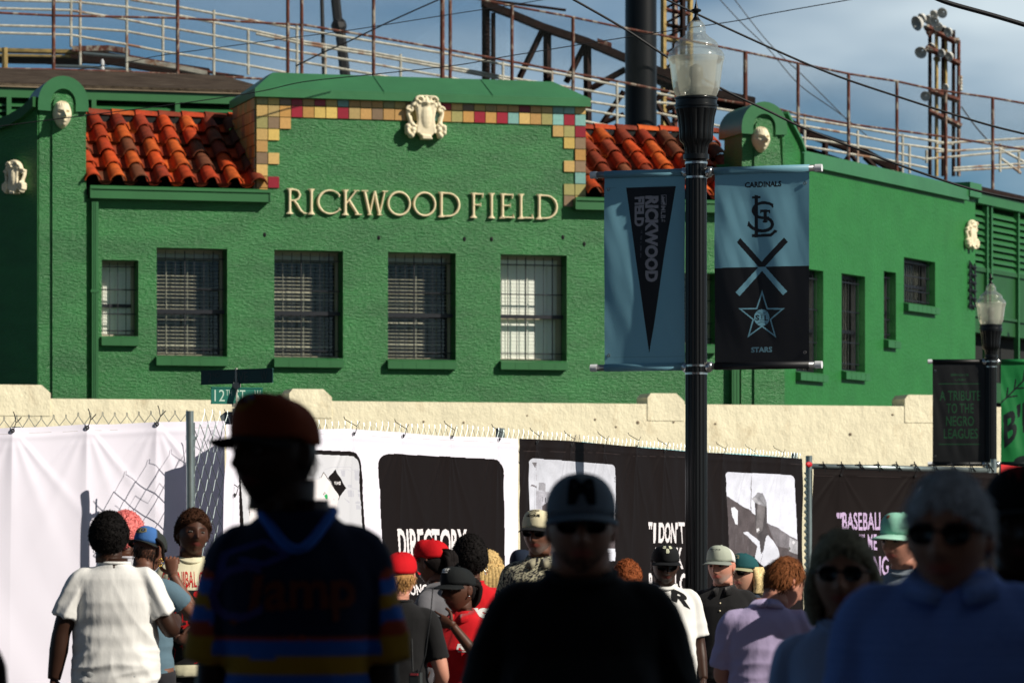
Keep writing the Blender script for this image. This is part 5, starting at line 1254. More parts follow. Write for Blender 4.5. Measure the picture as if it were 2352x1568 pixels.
def person(u,vtop,Y,label,yaw=0,pitch=0,hyaw=0,roll=0,skin='light',hair=None,cap=None,shirt=None,scale=1,wide=1.0,belly=0,arms=None,pants=(.02,.02,.025),
           beard=None,glasses=None,female=False,legs=True,lean=0,neck=1.0,extra=None,seed=1,scol=None,sleeve=.55,hem=.84,cls='cloth',tuck=False,headfwd=0,hx=0,hdrop=0):
    """a clothed figure; scale applies to the upper body, the legs take up the rest so that the feet rest on the ground"""
    s=scale; top=EYE+(HZ-vtop)/F*Y
    topz=1.485-hdrop+(HZ0+.118-1.485)*HS+(.012 if cap else 0)+(hair[1]*.9 if hair and not cap else 0)
    x=(u-CX)/F*Y
    root=empty('person',(x,Y,0),yaw,label,'person','people in the crowd')
    drop=topz*s-top      # how much shorter the legs must be
    hipz=.90; k=(hipz*s-drop)/(hipz*s)   # leg squash
    def Tz(z): return (z*s*k if z<hipz else z*s-drop)
    def X(p): return Vector((p[0]*s,p[1]*s,Tz(p[2])))
    # --- body, one mesh
    sk=SKIN[skin] if isinstance(skin,str) else skin
    b=MB(); hv,hf=head_grid()
    piv=Vector((0,.012,1.485)); RM=Matrix.Rotation(hyaw,3,'Z')@Matrix.Rotation(pitch,3,'X')@Matrix.Rotation(roll,3,'Y')
    hc=Vector((0,-.012-headfwd,HZ0))
    def HT(p): return piv+Vector((hx,-headfwd,-hdrop))+RM@((Vector(p)+Vector((0,-.012,HZ0))-piv)*HS)
    ears=MB()
    for e in(-1,1):
        vs=[];ff=[]
        for i in range(9):
            a=PI*i/8
            for j in range(12):
                c=2*PI*j/12; q=Vector((.010*sin(a)*cos(c),.018*sin(a)*sin(c),.031*cos(a)))
                inner=math.exp(-((q.y+.002)/.008)**2-((q.z-.004)/.015)**2)*.006 if q.x*1>0 else 0
                q.x-=inner; q=Vector((q.x*e,q.y,q.z)); q=Matrix.Rotation(-.35*e,3,'Z')@q; q=Matrix.Rotation(-.12,3,'X')@q; vs.append(q+Vector((e*.0765,.012,.000)))
        for i in range(8):
            for j in range(12): c=(j+1)%12; ff.append((i*12+j,(i+1)*12+j,(i+1)*12+c,i*12+c))
        ears.add(vs,ff)
    nh=len(hv); cols=[]
    rg=random.Random(seed)
    def skc(p,m=1): q=1+.10*noise.noise(Vector(p)*25+Vector((seed,0,0))); return tuple(c*m*q for c in sk)
    for p in hv:
        c=skc(p); f=p.y<-.03
        if f and abs(p.z+.0535)<.0115*(1-(abs(p.x)/.030)**2 if abs(p.x)<.030 else 0): c=(sk[0]*.85+.05,sk[1]*.55+.01,sk[2]*.6+.01)
        if f and abs(p.x)>.012 and abs(p.x)<.050 and abs(p.z-(.030-.10*(abs(p.x)-.03)**1 if abs(p.x)>.03 else .030))<.0042: c=tuple(q*.30 for q in sk) if skin!='light' else (.18,.10,.06)
        if f and math.hypot((abs(p.x)-.031)/.015,(p.z-.010)/.010)<1: c=tuple(q*.62 for q in sk)
        if beard and p.z<-.028+ (.035 if abs(p.x)>.055 else 0) and p.y<.02 and p.z>-.125:
            lip=abs(p.z+.0535)<.012 and abs(p.x)<.03
            if not lip and not(p.z>-.036 and abs(p.x)<.03 and p.y<-.08): 
                w_=beard[3]*smooth01(-.030,-.070,p.z)*(.75+.5*noise.noise(p*60)); c=tuple(c[i]*(1-w_)+beard[i]*w_ for i in range(3))
        if hair and p.z>hairline(p)+.0 and not cap: c=hair[0]
        cols.append(c)
    b.add([X(HT(p)) for p in hv],hf); b.add([X(HT(p)) for p in ears.v],ears.f); cols+=[tuple(q*v for q,v in zip(sk,(1.05,.9,.85))) for p in ears.v]
    # eyes
    ecs=MB()
    for e in(-1,1):
        ecs.sphere((e*.031,-.0775,.0095),(.0125,.0115,.0062),14,10)
    nb=len(ecs.v)
    b.add([X(HT(p)) for p in ecs.v],ecs.f)
    for p in ecs.v: cols.append((.01,.007,.005) if math.hypot(abs(p[0])-.031,p[2]-.010)<.0052 else (.16,.14,.13))
    # neck and hidden torso
    n0=len(b.v); nk=.058*neck*(1 if not female else .86)
    rs=[ring(1.30,.13*wide,.08),ring(1.38,.11*wide,.065,.01),ring(1.445,nk*1.18,nk*1.08,.015),ring(1.50,nk*1.08,nk*1.05,.012),]
    rings_=[[X(p) for p in r] for r in rs]
    for (zz,kx,yo) in((-.115,1.0,.018),(-.085,1.0,.022),(-.05,.98,.024)):
        rings_.append([X(HT((p[0],p[1],zz))) for p in ring(0,nk*kx,nk*1.0,yo)])
    b.loft(rings_)
    # arms
    A_=arms or {}
    def arm(sd_):
        d=A_.get(sd_,{}); sg=1 if sd_=='l' else -1
        sh=Vector((sg*.152*wide,.012,1.372)); el=Vector(d.get('e',(sg*.200*wide,.02,1.10))); wr=Vector(d.get('w',(sg*.215*wide,-.05,.86)))
        return sh,el,wr,d,sg
    for sd_ in('l','r'):
        sh,el,wr,d,sg=arm(sd_); th=(1.0 if not female else .85)*(1+.25*(wide-1))*(A_.get('th',1))
        tube_into(b,[X(sh),X(sh*.5+el*.5),X(el),X(el*.6+wr*.4),X(wr)],[.048*s*th,.046*s*th,.037*s*th,.039*s*th,.026*s*th])
        f=Vector(d.get('f',tuple((wr-el).normalized()))); hand_into(b,X(wr),f,d.get('s',(-sg*.2,-1,0)),d.get('u',(sg,0,0)),d.get('c',.35),sc=s*(1 if not female else .9),pose=d.get('pose'))
    if legs:
        for sg in(-1,1):
            tube_into(b,[X((sg*.095,0,.92)),X((sg*.10,-.01,.70)),X((sg*.105,-.01,.48)),X((sg*.108,.02,.30)),X((sg*.11,.02,.07))],[.085*s,.078*s,.052*s,.048*s,.034*s])
    cols+= [skc(p) for p in b.v[len(cols):]]
    me=b.mesh('body',True); a=me.color_attributes.new('Col','FLOAT_COLOR','POINT'); a.data.foreach_set('color',[q for c in cols for q in (*c,1)])
    body=link('body',me,M['skin'],root)
    # --- shirt: torso and sleeves grown into one skin
    if shirt:
        b=MB(); W_=wide*(.93 if female else 1); bl=belly
        R_=[(hem,.168*W_+.3*bl,.130+bl*.5,-.01-bl*.4),(.92,.170*W_+.35*bl,.135+bl*.8,-.01-bl*.6),(1.02,.160*W_+.4*bl,.130+bl,-.015-bl*.8),(1.14,.162*W_+.3*bl,.128+bl*.8,-.012-bl*.6),(1.26,.172*W_,.128+bl*.2,-.005),(1.34,.178*W_,.120,0),(1.385,.176*W_,.105,.008),(1.415,.152*W_,.090,.012),(1.442,.110*W_,.075,.012),(1.466,.076*max(1,neck),.064*max(1,neck),.012),(1.482,.064*max(1,neck),.056*max(1,neck),.010)]
        if female: R_[4]=(1.26,.164*W_,.148,-.022); R_[3]=(1.14,.148*W_+.2*bl,.120+bl*.6,-.01)
        b.loft([[X(p) for p in ring(z,hw,hd,yo)] for z,hw,hd,yo in R_])
        sleeves=[]
        for sd_ in('l','r'):
            sh,el,wr,d,sg=arm(sd_); sl_=d.get('sl',sleeve)
            if sl_<=1: endp=sh.lerp(el,sl_); mid=sh.lerp(el,sl_*.5); pts=[sh-Vector((sg*.10,0,-.010)),sh-Vector((sg*.01,0,0)),mid,endp]
            else: endp=el.lerp(wr,sl_-1); pts=[sh-Vector((sg*.10,0,-.01)),sh,sh.lerp(el,.5),el,endp]
            r0=.072*(1+.2*(W_-1)); n=len(pts); loose=d.get('loose',1.0)
            rr=[.062,.062]+[ ((.060+.004*i_)*loose if sl_<=1 else .055) for i_,_ in enumerate(pts[2:])]
            tube_into(b,[X(p) for p in pts],[q*s*(.9 if female else 1)*(1+.6*(wide-1)) for q in rr],16)
            sleeves.append((sg,X(sh),X(el)))
        me=remesh(b.mesh(),.0085*s,3,.5)
        # wrinkles
        me.update(); amp=shirt.get('wr',.006)
        nrm=[v.normal.copy() for v in me.vertices]
        for v,nn in zip(me.vertices,nrm):
            p=v.co; low=smooth01(1.35*s,.95*s,p.z+drop)
            q=Vector((p.x*4+seed*3+p.z*3,p.y*4,p.z*15+seed)); q2=Vector((p.x*11+p.z*6*(1 if p.x>0 else -1),p.y*4,p.z*2.5+seed*2))
            r1=1-abs(noise.noise(q))*2.2; r2=1-abs(noise.noise(q2))*2.2
            v.co=p+nn*(amp*(.2+low*.9)*r1*.8+amp*.75*r2*(.45+smooth01(.10,.2,abs(p.x)))-amp*.3)
        sc_=shirt['col']
        if callable(sc_): setcol(me,lambda p:sc_(p,sleeves,s,drop))
        else: setcol(me,lambda p:sc_)
        sh_=link(shirt.get('name','shirt'),me,M[shirt.get('mat',cls)],root)
        bvh=BVHTree.FromPolygons([v.co for v in me.vertices],[tuple(p.vertices) for p in me.polygons])
        # collar
        cb=MB(); cc=shirt.get('rib',sc_ if not callable(sc_) else (.02,.02,.03)); kind=shirt.get('collar','crew'); nn_=max(1,neck)
        if kind in('crew','vee'):
            pts=[]
            for j in range(33):
                a_=2*PI*j/32; fy=-sin(a_); dz=(.03 if kind=='crew' else .10*max(0,(-sin(a_)-.3)/.7)**1.5) if fy>0 or kind=='vee' else 0
                fr_y=max(0,sin(a_-PI)); y_=.012+sin(a_)*.062*nn_; x_=cos(a_)*.072*nn_
                drop_=.028*fr_y if kind=='crew' else (.03*fr_y+.10*max(0,fr_y-.35)**1.3)
                pts.append(X((x_*(1 if kind=='crew' else 1-.35*max(0,fr_y-.3)),y_-(.018*fr_y if kind=='crew' else .050*fr_y),1.474-drop_)))
            cb.tube(pts,.0085*s if kind=='crew' else .012*s,8,cap=False)
        else:
            for sg in(-1,1):
                vs=[];N=10
                for j in range(N+1):
                    t=j/N; a_=PI/2-sg*PI*t*.93   # from the nape to the front
                    x_=sg*abs(cos(a_))*.074*nn_ if True else 0; y_=.012+sin(a_)*.068*nn_
                    zt_=1.500-.040*t**1.5; out=.020+.030*t; x_=cos(a_)*.070*nn_; x2=cos(a_)*(.070+out)*nn_; y2=.012+sin(a_)*(.066+out*.9)*nn_
                    vs+= [X((x_,y_,zt_)),X((x2,y2-(.012 if t>.8 else 0),1.462-.055*t**1.2)),X((x_*.93,y_*.93,1.46-.04*t))]
                f=[]
                for j in range(N):
                    for k_ in(0,1): f.append((j*3+k_,j*3+k_+1,(j+1)*3+k_+1,(j+1)*3+k_))
                    f.append((j*3+2,j*3,(j+1)*3,(j+1)*3+2))
                f+=[(0,2,1),(N*3,N*3+1,N*3+2)]
                cb.add(vs,f)
            if kind=='polo':
                pass
        cm=cb.mesh('c',True); setcol(cm,lambda p:cc); link('collar',cm,M['cloth'],root)
        # cuffs are dark inside: hem bands
    else: bvh=None; sh_=None
    if pants is not None and legs:
        b=MB(); W_=wide
        b.loft([[X(p) for p in ring(z,hw,hd,-.01)] for z,hw,hd in((.78,.150*W_,.105+belly*.1),(.86,.150*W_+.1*belly,.108+belly*.2),(.95,.135*W_+.1*belly,.09+belly*.2))])
        for sg in(-1,1): tube_into(b,[X((sg*.090,0,.90)),X((sg*.098,-.01,.68)),X((sg*.105,-.01,.48)),X((sg*.11,.02,.28)),X((sg*.11,.02,.07))],[.10*s*W_,.095*s,.075*s,.068*s,.062*s])
        me=remesh(b.mesh(),.016*s,2,.5)
        for v in me.vertices: v.co+=v.normal*.004*(1-abs(noise.noise(v.co*9))*2)
        setcol(me,lambda p:pants); link('trousers',me,M['cloth'],root)
        for sg in(-1,1):
            b=MB(); b.loft([[Vector(p)+Vector((sg*.11*s,-.045*s,0)) for p in ring(z,hw,hd,yo)] for z,hw,hd,yo in((0,.046,.135,0),(.03,.047,.136,0),(.055,.042,.115,.01),(.09,.036,.06,.055))]); me=b.mesh('s',True); setcol(me,lambda p:(.02,.02,.02)); link('shoe',me,M['cloth'],root)
    # --- hair
    def skull(d,off): 
        p=head_point(d,face=0); return p+d*off
    if hair:
        hc_,th,kind=hair[0],hair[1],hair[2]; vs=[];fs=[];nu,nv=(96,60) if kind in('afro','curly') else (56,36)
        for i in range(nv+1):
            a_=PI*i/nv
            for j in range(nu):
                c=2*PI*j/nu; d=Vector((sin(a_)*sin(c),-sin(a_)*cos(c),cos(a_))); p=head_point(d,face=0); hl=hairline(p)
                if kind=='bun': hl=hairline(p)
                m=smooth01(hl-.006,hl+.018,p.z)
                if kind=='long': m=max(m,smooth01(-.0,.03,p.y)*1.0)
                if kind in('fade',) and p.z<.035: m*=.25
                o=-.008+(th+.008)*m*(1 if not cap else 1-.9*smooth01(.0,.03,p.z))
                if kind in('afro','curly'):
                    o+=m*th*.22*noise.noise(d*9+Vector((seed,0,0)))+m*.010*abs(noise.noise(d*34))+m*.006*noise.noise(d*70)
                else: o+=m*.004*noise.noise(Vector((d.x*14+seed,d.y*14,d.z*3)))
                vs.append(X(HT(p+d*o)))
        for i in range(nv):
            for j in range(nu): c=(j+1)%nu; fs.append((i*nu+j,(i+1)*nu+j,(i+1)*nu+c,i*nu+c))
        b=MB(); b.add(vs,fs)
        if kind in('afro','curly'):
            for q_ in range(5500 if kind=='afro' else 3500):
                d=Vector((rg.gauss(0,1),rg.gauss(0,1),rg.gauss(0,1))).normalized(); p=head_point(d,face=0)
                if p.z<hairline(p)+.008 or (cap and p.z>.02): continue
                c=HT(p+d*(th*(.85+.5*rg.random()**2))); r_=.0014+.0018*rg.random(); w1=Vector((rg.uniform(-1,1),rg.uniform(-1,1),rg.uniform(-1,1)))*r_*3.0
                b.tube([X(c-w1),X(c+d*r_*.8),X(c+w1)],[r_*.5*s,r_*s*.8,r_*.4*s],4)
        if kind in('short','long','fade'):
            cut=.07 if cap else 1
            for q_ in range(2600 if kind=='short' else 1200):
                d=Vector((rg.gauss(0,1),rg.gauss(0,1),rg.gauss(0,1))).normalized(); p=head_point(d,face=0)
                if p.z<hairline(p)+.002 or (cap and p.z>.012): continue
                dn=Vector((d.x*.3,d.y*.3-.3*(p.z>.07),-1 if p.z<.09 else 0)); dn=(dn-d*dn.dot(d)); dn=dn.normalized() if dn.length>.01 else Vector((0,-1,0))
                dn+=Vector((rg.uniform(-.4,.4),rg.uniform(-.4,.4),rg.uniform(-.2,.2)))
                r0_=p+d*th*.75; l=.022+.012*rg.random(); sd_v=d.cross(dn).normalized()*.0016
                t1=r0_+dn*l*.55+d*.006; t2=r0_+dn*l+d*.002
                n=len(b.v); b.v+=[tuple(X(HT(r0_-sd_v))),tuple(X(HT(r0_+sd_v))),tuple(X(HT(t1-sd_v))),tuple(X(HT(t1+sd_v))),tuple(X(HT(t2)))]; b.f+=[(n,n+1,n+3,n+2),(n+2,n+3,n+4)]; b.m+=[0,0]
        if kind=='long':
            L_=hair[3] if len(hair)>3 else .16
            for sg in(-1,1):
                for t in range(5):
                    bx=sg*(.076-.0*t); by=.0+.02*t
                    tube_into(b,[X(HT((bx*.9,by,.04))),X(HT((bx*1.12,by+.01,-.03))),X(HT((bx*1.1,by+.015,-.03-L_*.5))),X(HT((bx*.98,by+.01,-.03-L_)))],[.020*s,.028*s,.026*s,.014*s],8)
            for t in range(7):
                bx=-.066+.022*t; tube_into(b,[X(HT((bx*.8,.085,.03))),X(HT((bx,.100,-.04))),X(HT((bx,.098,-.04-L_*.5))),X(HT((bx*.95,.085,-.04-L_)))],[.024*s,.034*s,.030*s,.016*s],8)
        if kind in('bun','pony'):
            for t in range(9):
                a_=t*.7; tube_into(b,[X(HT((.02*cos(a_),.085,.03+.02*sin(a_)))),X(HT((.035*cos(a_),.125,.01+.03*sin(a_)))),X(HT((.03*cos(a_),.12,-.05+.02*sin(a_)))),X(HT((.012*cos(a_),.10,-.10)))],[.014*s,.018*s,.016*s,.006*s],7)
        me=b.mesh('hair',True)
        hc2=tuple(q*1.25 for q in hc_) if kind!='afro' else hc_
        setcol(me,lambda p:tuple(a_*(1-t)+b_*t for a_,b_ in zip(hc_,hc2)) if (t:=max(0,min(1,.5+noise.noise(p*60)*1.1))) is not None else hc_)
        link('hair',me,M['hair'],root)
    # --- cap
    if cap:
        cc=cap['crown']; vc=cap.get('visor',cc); cy=cap.get('yaw',0); CR=Matrix.Rotation(cy,3,'Z')
        hgt=cap.get('h',1.0); tilt=cap.get('tilt',.10)
        def CT(p): return X(HT(CR@Vector(p)))
        def dome(a_,c,off=0):
            # a_ polar from the top, c azimuth (0 = front)
            front=max(0,cos(c)); rx=.0850+off; ry=.1045+off; rz=.090+off; a_=min(a_,PI/2)
            e_=.78; st=max(0,sin(a_))**e_; ct=max(0,cos(a_))**e_
            z=.036+rz*ct+.016*front*hgt*sin(2*a_)-.014*smooth01(.2,-.3,cos(c))*st
            return Vector((rx*st*sin(c),-ry*st*cos(c)+.003-.005*front*hgt*sin(2*a_),z))
        nu,nv=48,16; vs=[];fs=[];cs=[]
        for i in range(nv+1):
            a_=PI/2*i/nv
            for j in range(nu):
                c=2*PI*j/nu; p=dome(a_,c); seam=.0012*math.exp(-((((c%(PI/3))-PI/6)/.05)**2)); vs.append(CT(p-Vector((p.x,p.y,p.z-.03)).normalized()*seam))
                back=cap.get('back'); cs.append(back if back and cos(c)<.25 else (cap['front'] if cap.get('front') and cos(c)>.45 else cc))
        for i in range(nv):
            for j in range(nu):
                q=(j+1)%nu
                if cap.get('gap') and i>nv-5 and abs(2*PI*(j+.5)/nu-PI)<.42: continue
                fs.append((i*nu+j,(i+1)*nu+j,(i+1)*nu+q,i*nu+q))
        # sweat band
        b=MB(); b.add(vs,fs); 
        me=b.mesh('cap',True); a=me.color_attributes.new('Col','FLOAT_COLOR','POINT'); a.data.foreach_set('color',[q for c in cs for q in (*c,1)])
        co_=link('cap',me,M['capcloth'],root); sol=co_.modifiers.new('t','SOLIDIFY'); sol.thickness=.003; sol.offset=-1
        if cap.get('novisor') is None:
            N=22;K=6; top=[];bot=[]
            for j in range(N+1):
                c=(-1+2*j/N)*R(68)
                for q in range(K+1):
                    t=q/K; p=dome(PI/2*1.0,c,.000); ln=.072*cos(c*1.12)**.6*cap.get('vl',1) if abs(c)<R(66) else 0
                    dr=-.30*ln*t*tilt*4-.022*(abs(c)/R(68))**2*(.4+.6*t)+.010*(1-(c/R(68))**2)*(1-t)*0
                    x_=p.x*(1+.12*t); y_=p.y-ln*t; top.append(Vector((x_,y_,p.z+dr+.002)))
            vs=[CT(p+Vector((0,0,.0018))) for p in top]+[CT(p-Vector((0,0,.0018))) for p in top]; n=len(top); fs=[]
            for j in range(N):
                for q in range(K):
                    a_=j*(K+1)+q; fs+=[(a_,a_+1,a_+K+2,a_+K+1),(n+a_,n+a_+K+1,n+a_+K+2,n+a_+1)]
                a_=j*(K+1)+K; fs.append((a_,n+a_,n+a_+K+1,a_+K+1))
            b=MB(); b.add(vs,fs); me=b.mesh('v',True); setcol(me,lambda p:vc); v_=link('visor',me,M['capcloth'],co_)
        b=MB(); b.sphere(CT(dome(0,0)+Vector((0,.012,.001))),(.0085*s,.0085*s,.005*s),10,6); me=b.mesh('button',True); setcol(me,lambda p:cc); link('button',me,M['capcloth'],co_)
        if cap.get('logo'):
            # printed patch following the crown
            art,w_,h_,a0=cap['logo'][:4]; yoff=cap['logo'][4] if len(cap['logo'])>4 else 0
            n_=max(12,int(w_/.0022)); m_=max(8,int(h_/.0022))
            def pp(tx,ty):
                c=yoff+(tx-.5)*w_/.088; a_=a0-(.5-ty)*h_/.105
                return CT(dome(a_,c,.0022))
            art_grid('badge',lin(0,1,n_),lin(0,1,m_),art,pp,M['capcloth'],co_)
    if glasses:
        b=MB()
        for e in(-1,1):
            r_=[]
            for j in range(20):
                a_=2*PI*j/20; c_=cos(a_);s_=sin(a_); x_=e*.0325+.0265*abs(c_)**.75*(1 if c_>0 else -1)*(1); z_=.012+.0205*abs(s_)**.8*(1 if s_>0 else -1)
                r_.append((x_,-.098+.9*x_*x_*4,z_))
            b.add([X(HT(p)) for p in r_]+[X(HT((p[0],p[1]-.003,p[2]))) for p in r_],[tuple(range(20)),tuple(range(39,19,-1))]+[(j,(j+1)%20,20+(j+1)%20,20+j) for j in range(20)])
            b.tube([X(HT((e*.058,-.085,.018))),X(HT((e*.080,-.04,.016))),X(HT((e*.083,.015,.012)))],.0028*s,5)
        b.tube([X(HT((-.008,-.102,.018))),X(HT((.008,-.102,.018)))],.003*s,5)
        link('sunglasses',b.mesh('g',True),M['dklens'] if glasses is True else glasses,root)
    return dict(root=root,X=X,HT=HT,bvh=bvh,shirt=sh_,s=s,drop=drop,Tz=Tz)
def decal(pd,art,cx,cz,w_,h_,back=False,step=.0028,rot=0,name='print',lift=.0022,sleeve=None):
    """wrap printed art onto the shirt; cx,cz in body coordinates (metres at standard scale)"""
    s=pd['s']; n=max(4,int(w_/step)); m=max(4,int(h_/step)); sg=1 if back else -1
    C=Vector((cx*s,0,cz*s-pd['drop'])); cache={}
    def pp(tx,ty):
        a=(tx-.5)*w_*s; b_=(.5-ty)*h_*s; x=C.x+(a*cos(rot)-b_*sin(rot))*(-1 if back else 1); z=C.z+a*sin(rot)+b_*cos(rot)
        h=pd['bvh'].ray_cast(Vector((x,sg*.6,z)),Vector((0,-sg,0)))
        if h[0] is None: return Vector((x,0,z))
        return h[0]+Vector((0,sg,0))*lift*s
    return art_grid(name,lin(0,1,n),lin(0,1,m),art,pp,M['cloth'],pd['shirt'])
def T1(*items,base=None):
    A=Art(base)
    for it in items:
        if it[0]=='t': A.tx(*it[1:])
        elif it[0]=='p': A.poly(*it[1:])
        elif it[0]=='l': A.line(*it[1:])
        elif it[0]=='e': A.ell(*it[1:])
        elif it[0]=='r': A.rect(*it[1:])
    return A.done()
BLK=(.006,.006,.007); WHT=(.78,.78,.76); RED=(.56,.006,.012)
# ---- the crowd near the fence, in the sun
def wt(p,sl,s,dr): return WHT
# 1 broad man in a white tee seen from behind
p1=person(263,1176,20,'broad person seen from behind in a plain white T-shirt with a short black afro',yaw=R(180),skin='deep',hair=((.006,.005,.005),.024,'afro'),
   shirt=dict(col=WHT,collar='crew',wr=.010),scale=.955,wide=1.26,belly=.06,pants=(.50,.52,.52),sleeve=.72,hem=.80,neck=1.15,seed=1,
   hx=.03,arms={'th':1.25,'l':dict(e=(.285,.02,1.10),w=(.33,.0,.84),loose=1.12),'r':dict(e=(-.30,.0,1.12),w=(-.31,-.25,1.16),f=(.5,-.6,.5),loose=1.1)},cls='cloth')
# 2 pink hair behind him
person(287,1174,21.6,'person with bright pink hair mostly hidden behind the white T-shirt',yaw=R(150),skin='dark',hair=((.72,.20,.19),.02,'afro'),shirt=dict(col=(.5,.5,.55)),scale=.95,seed=2)
# 3 person in the blue and black cap
A=T1(('p',[(.05,.25),(.95,.15),(1,.7),(.7,.9),(.3,.95),(0,.75)],(.22,.20,.12)),('e',.3,.55,.17,.26,(.03,.03,.02)),('e',.72,.5,.17,.26,(.03,.03,.02)),('e',.3,.55,.08,.14,(.30,.28,.18)),('e',.72,.5,.08,.14,(.10,.14,.24)),('l',[(.5,.4),(.5,.8)],.06,(.4,.38,.28)))
p3=person(330,1208,20.7,'person in a distressed blue cap with a goggle patch, one hand raised to the ear',yaw=R(168),hyaw=R(-22),pitch=R(14),skin='brown',hair=((.01,.008,.007),.006,'fade'),
   cap=dict(crown=(.030,.036,.034),front=(.055,.16,.42),visor=(.02,.025,.024),yaw=PI,logo=(A,.085,.045,R(62)),vl=.6),shirt=dict(col=(.10,.17,.22)),scale=.93,seed=3,
   arms={'r':dict(e=(-.28,-.10,1.22),w=(-.155,-.06,1.46),f=(.1,-.1,1),s=(1,0,0),u=(0,1,.2),c=.9)})
b=MB(); X=p3['X'];HT=p3['HT']
for i in range(9): a=i*.7; b.sphere(X(HT((-.088+.004*cos(a),-.004+.010*cos(a),-.035-.022+.022*sin(a)))),.005,8,6)
link('earring',b.mesh('e',True),M['gold'],p3['root'])
b=MB(); tube_into(b,[X(HT((-.07,.04,.06))),X(HT((-.11,.03,.03))),X(HT((-.118,.02,-.02))),X(HT((-.125,.01,-.055)))],[.012,.010,.009,.006],8); me=b.mesh('braid',True); setcol(me,lambda p:(.008,.006,.005)); link('braid',me,M['hair'],p3['root'])
# 4 young man in a printed cream tee
p4=person(438,1169,21,'young person with brown-tipped afro in cream T-shirt with red lettering over a black picture',yaw=R(10),roll=R(5),hyaw=R(8),pitch=R(-3),skin=(.075,.030,.018),hair=((.035,.014,.007),.018,'curly'),
   shirt=dict(col=(.74,.70,.50),collar='crew',wr=.005),scale=.97,wide=1.0,pants=(.012,.012,.014),sleeve=.8,hem=.80,seed=4,
   arms={'l':dict(e=(.21,-.02,1.12),w=(.10,-.20,1.06),f=(-1,-.15,.1),s=(0,0,1),u=(0,-1,0),c=.5),'r':dict(e=(-.21,0,1.12),w=(-.08,-.21,1.02),f=(1,-.1,-.1),s=(0,0,1),u=(0,-1,0),c=.5)})
A=Art(None); A.tx('CANNIBAL CORPSE',0,.0,1,.17,RED,.0)
for i in range(22): 
    x=.03+i*.045; A.line([(x,.12),(x+.004,.17+.05*((i*7)%5)/5)],.006,RED)
rg=random.Random(3); A.rect(0,.20,1,1,(.010,.009,.010)); A.ell(.55,.245,.055,.035,RED)
for i in range(60):
    x=rg.random();y=.26+.7*rg.random(); l=.05+.10*rg.random(); a=rg.uniform(0,6.3); A.line([(x,y),(x+l*cos(a)*.7,y+l*sin(a)),(x+l*cos(a+.7),y+l*1.3*sin(a+.7))],.008+.014*rg.random(),rg.choice([(.45,.006,.01),(.30,.006,.01),(.06,.05,.05),(.50,.01,.012)]))
A.line([(.3,.60),(.7,.52),(.82,.55)],.03,(.5,.008,.01)); A.line([(.62,.85),(.68,.97)],.05,(.5,.01,.012))
A.done(); decal(p4,A,0.005,1.135,.34,.52)
b=MB(); X=p4['X']
for (dx) in(0,): b.tube([X((-.02,-.215,1.055)),X((.05,-.225,1.05))],.02,8)
link('held_bottle',b.mesh('b',True),M['dklens'],p4['root'])
# 5 radio person, red cap from behind
p6=person(917,1268,19,'person from behind in plain red cap and black T-shirt with a radio on the belt',yaw=R(176),hyaw=R(-10),skin='pink',hair=((.36,.19,.07),.010,'short'),
   cap=dict(crown=RED,gap=False),shirt=dict(col=(.008,.008,.009),wr=.005),scale=.90,wide=1.08,sleeve=.75,hem=.78,seed=6,female=True,arms={'th':1.25,'r':dict(e=(-.235,.02,1.08),w=(-.20,-.18,.96))})
rd=empty('two_way_radio',p6['root'].matrix_world@Vector((0,0,0)),R(160),'grey two-way radio with a stub aerial clipped to the belt of the red-capped staff person','radio')
rd.location=P(955,1560,18.75); b=MB(); b.box(-.028,.028,-.018,.018,-.10,.035); b.box(-.022,.022,.018,.021,-.05,.02); b.build('case',M['plastic'],rd)
b=MB(); b.tube([(.016,0,.03),(.022,0,.20)],.005,6); b.tube([(-.012,0,.03),(-.012,0,.05)],.006,8); b.tube([(.0,0,.03),(.0,0,.045)],.006,8); b.build('aerial',M['blackmatte'],rd)
b=MB(); b.tube([(-.02,0,.03),(-.05,0,.12),(-.08,.01,.30),(-.09,0,.45)],.003,5); b.build('cord',M['blackmatte'],rd)
b=MB(); b.box(-.020,.020,.0185,.023,.022,.032); b.build('red_panel',mat('radio_panel',(.4,.05,.06),.4),rd)
# 6 red cap with dark hair, grey shirt
p7=person(1003,1235,21.2,'person in a red cap with dark bunched hair and grey shirt, turned away left',yaw=R(-118),hyaw=R(-8),pitch=R(8),skin='brown',hair=((.008,.006,.006),.018,'bun'),
   cap=dict(crown=RED,gap=True),shirt=dict(col=(.13,.13,.145),collar='polo',wr=.006),scale=.97,wide=1.05,sleeve=.8,seed=7,female=True)
# 7 dark-haired person with hoop earring, red back
p8=person(1080,1228,22.2,'dark-haired person with a hoop earring in a red shirt with white letters on its back',yaw=R(196),skin='dark',hair=((.006,.005,.005),.018,'curly'),
   shirt=dict(col=RED,wr=.006),scale=1.0,wide=1.1,sleeve=.8,seed=8,female=True)
decal(p8,T1(('t','FEST',0,0,1,.6,WHT,.06),('t','SECURITY',.1,.72,.9,.9,WHT,.02)),-.02,1.25,.30,.15,back=True)
b=MB(); X=p8['X'];HT=p8['HT']; b.tube([X(HT((.088,.012+.026*cos(a*PI/8),-.05+.028*sin(a*PI/8)))) for a in range(17)],.0028,5); b.tube([X(HT((-.088,.012+.026*cos(a*PI/8),-.05+.028*sin(a*PI/8)))) for a in range(17)],.0028,5); link('earring',b.mesh('e',True),M['silver'],p8['root'])
person(1121,1262,23.2,'person with straight blonde hair seen beside the hoop earring',yaw=R(185),skin='light',hair=((.52,.36,.15),.014,'long',.14),shirt=dict(col=(.40,.01,.015)),scale=.96,seed=9,female=True)
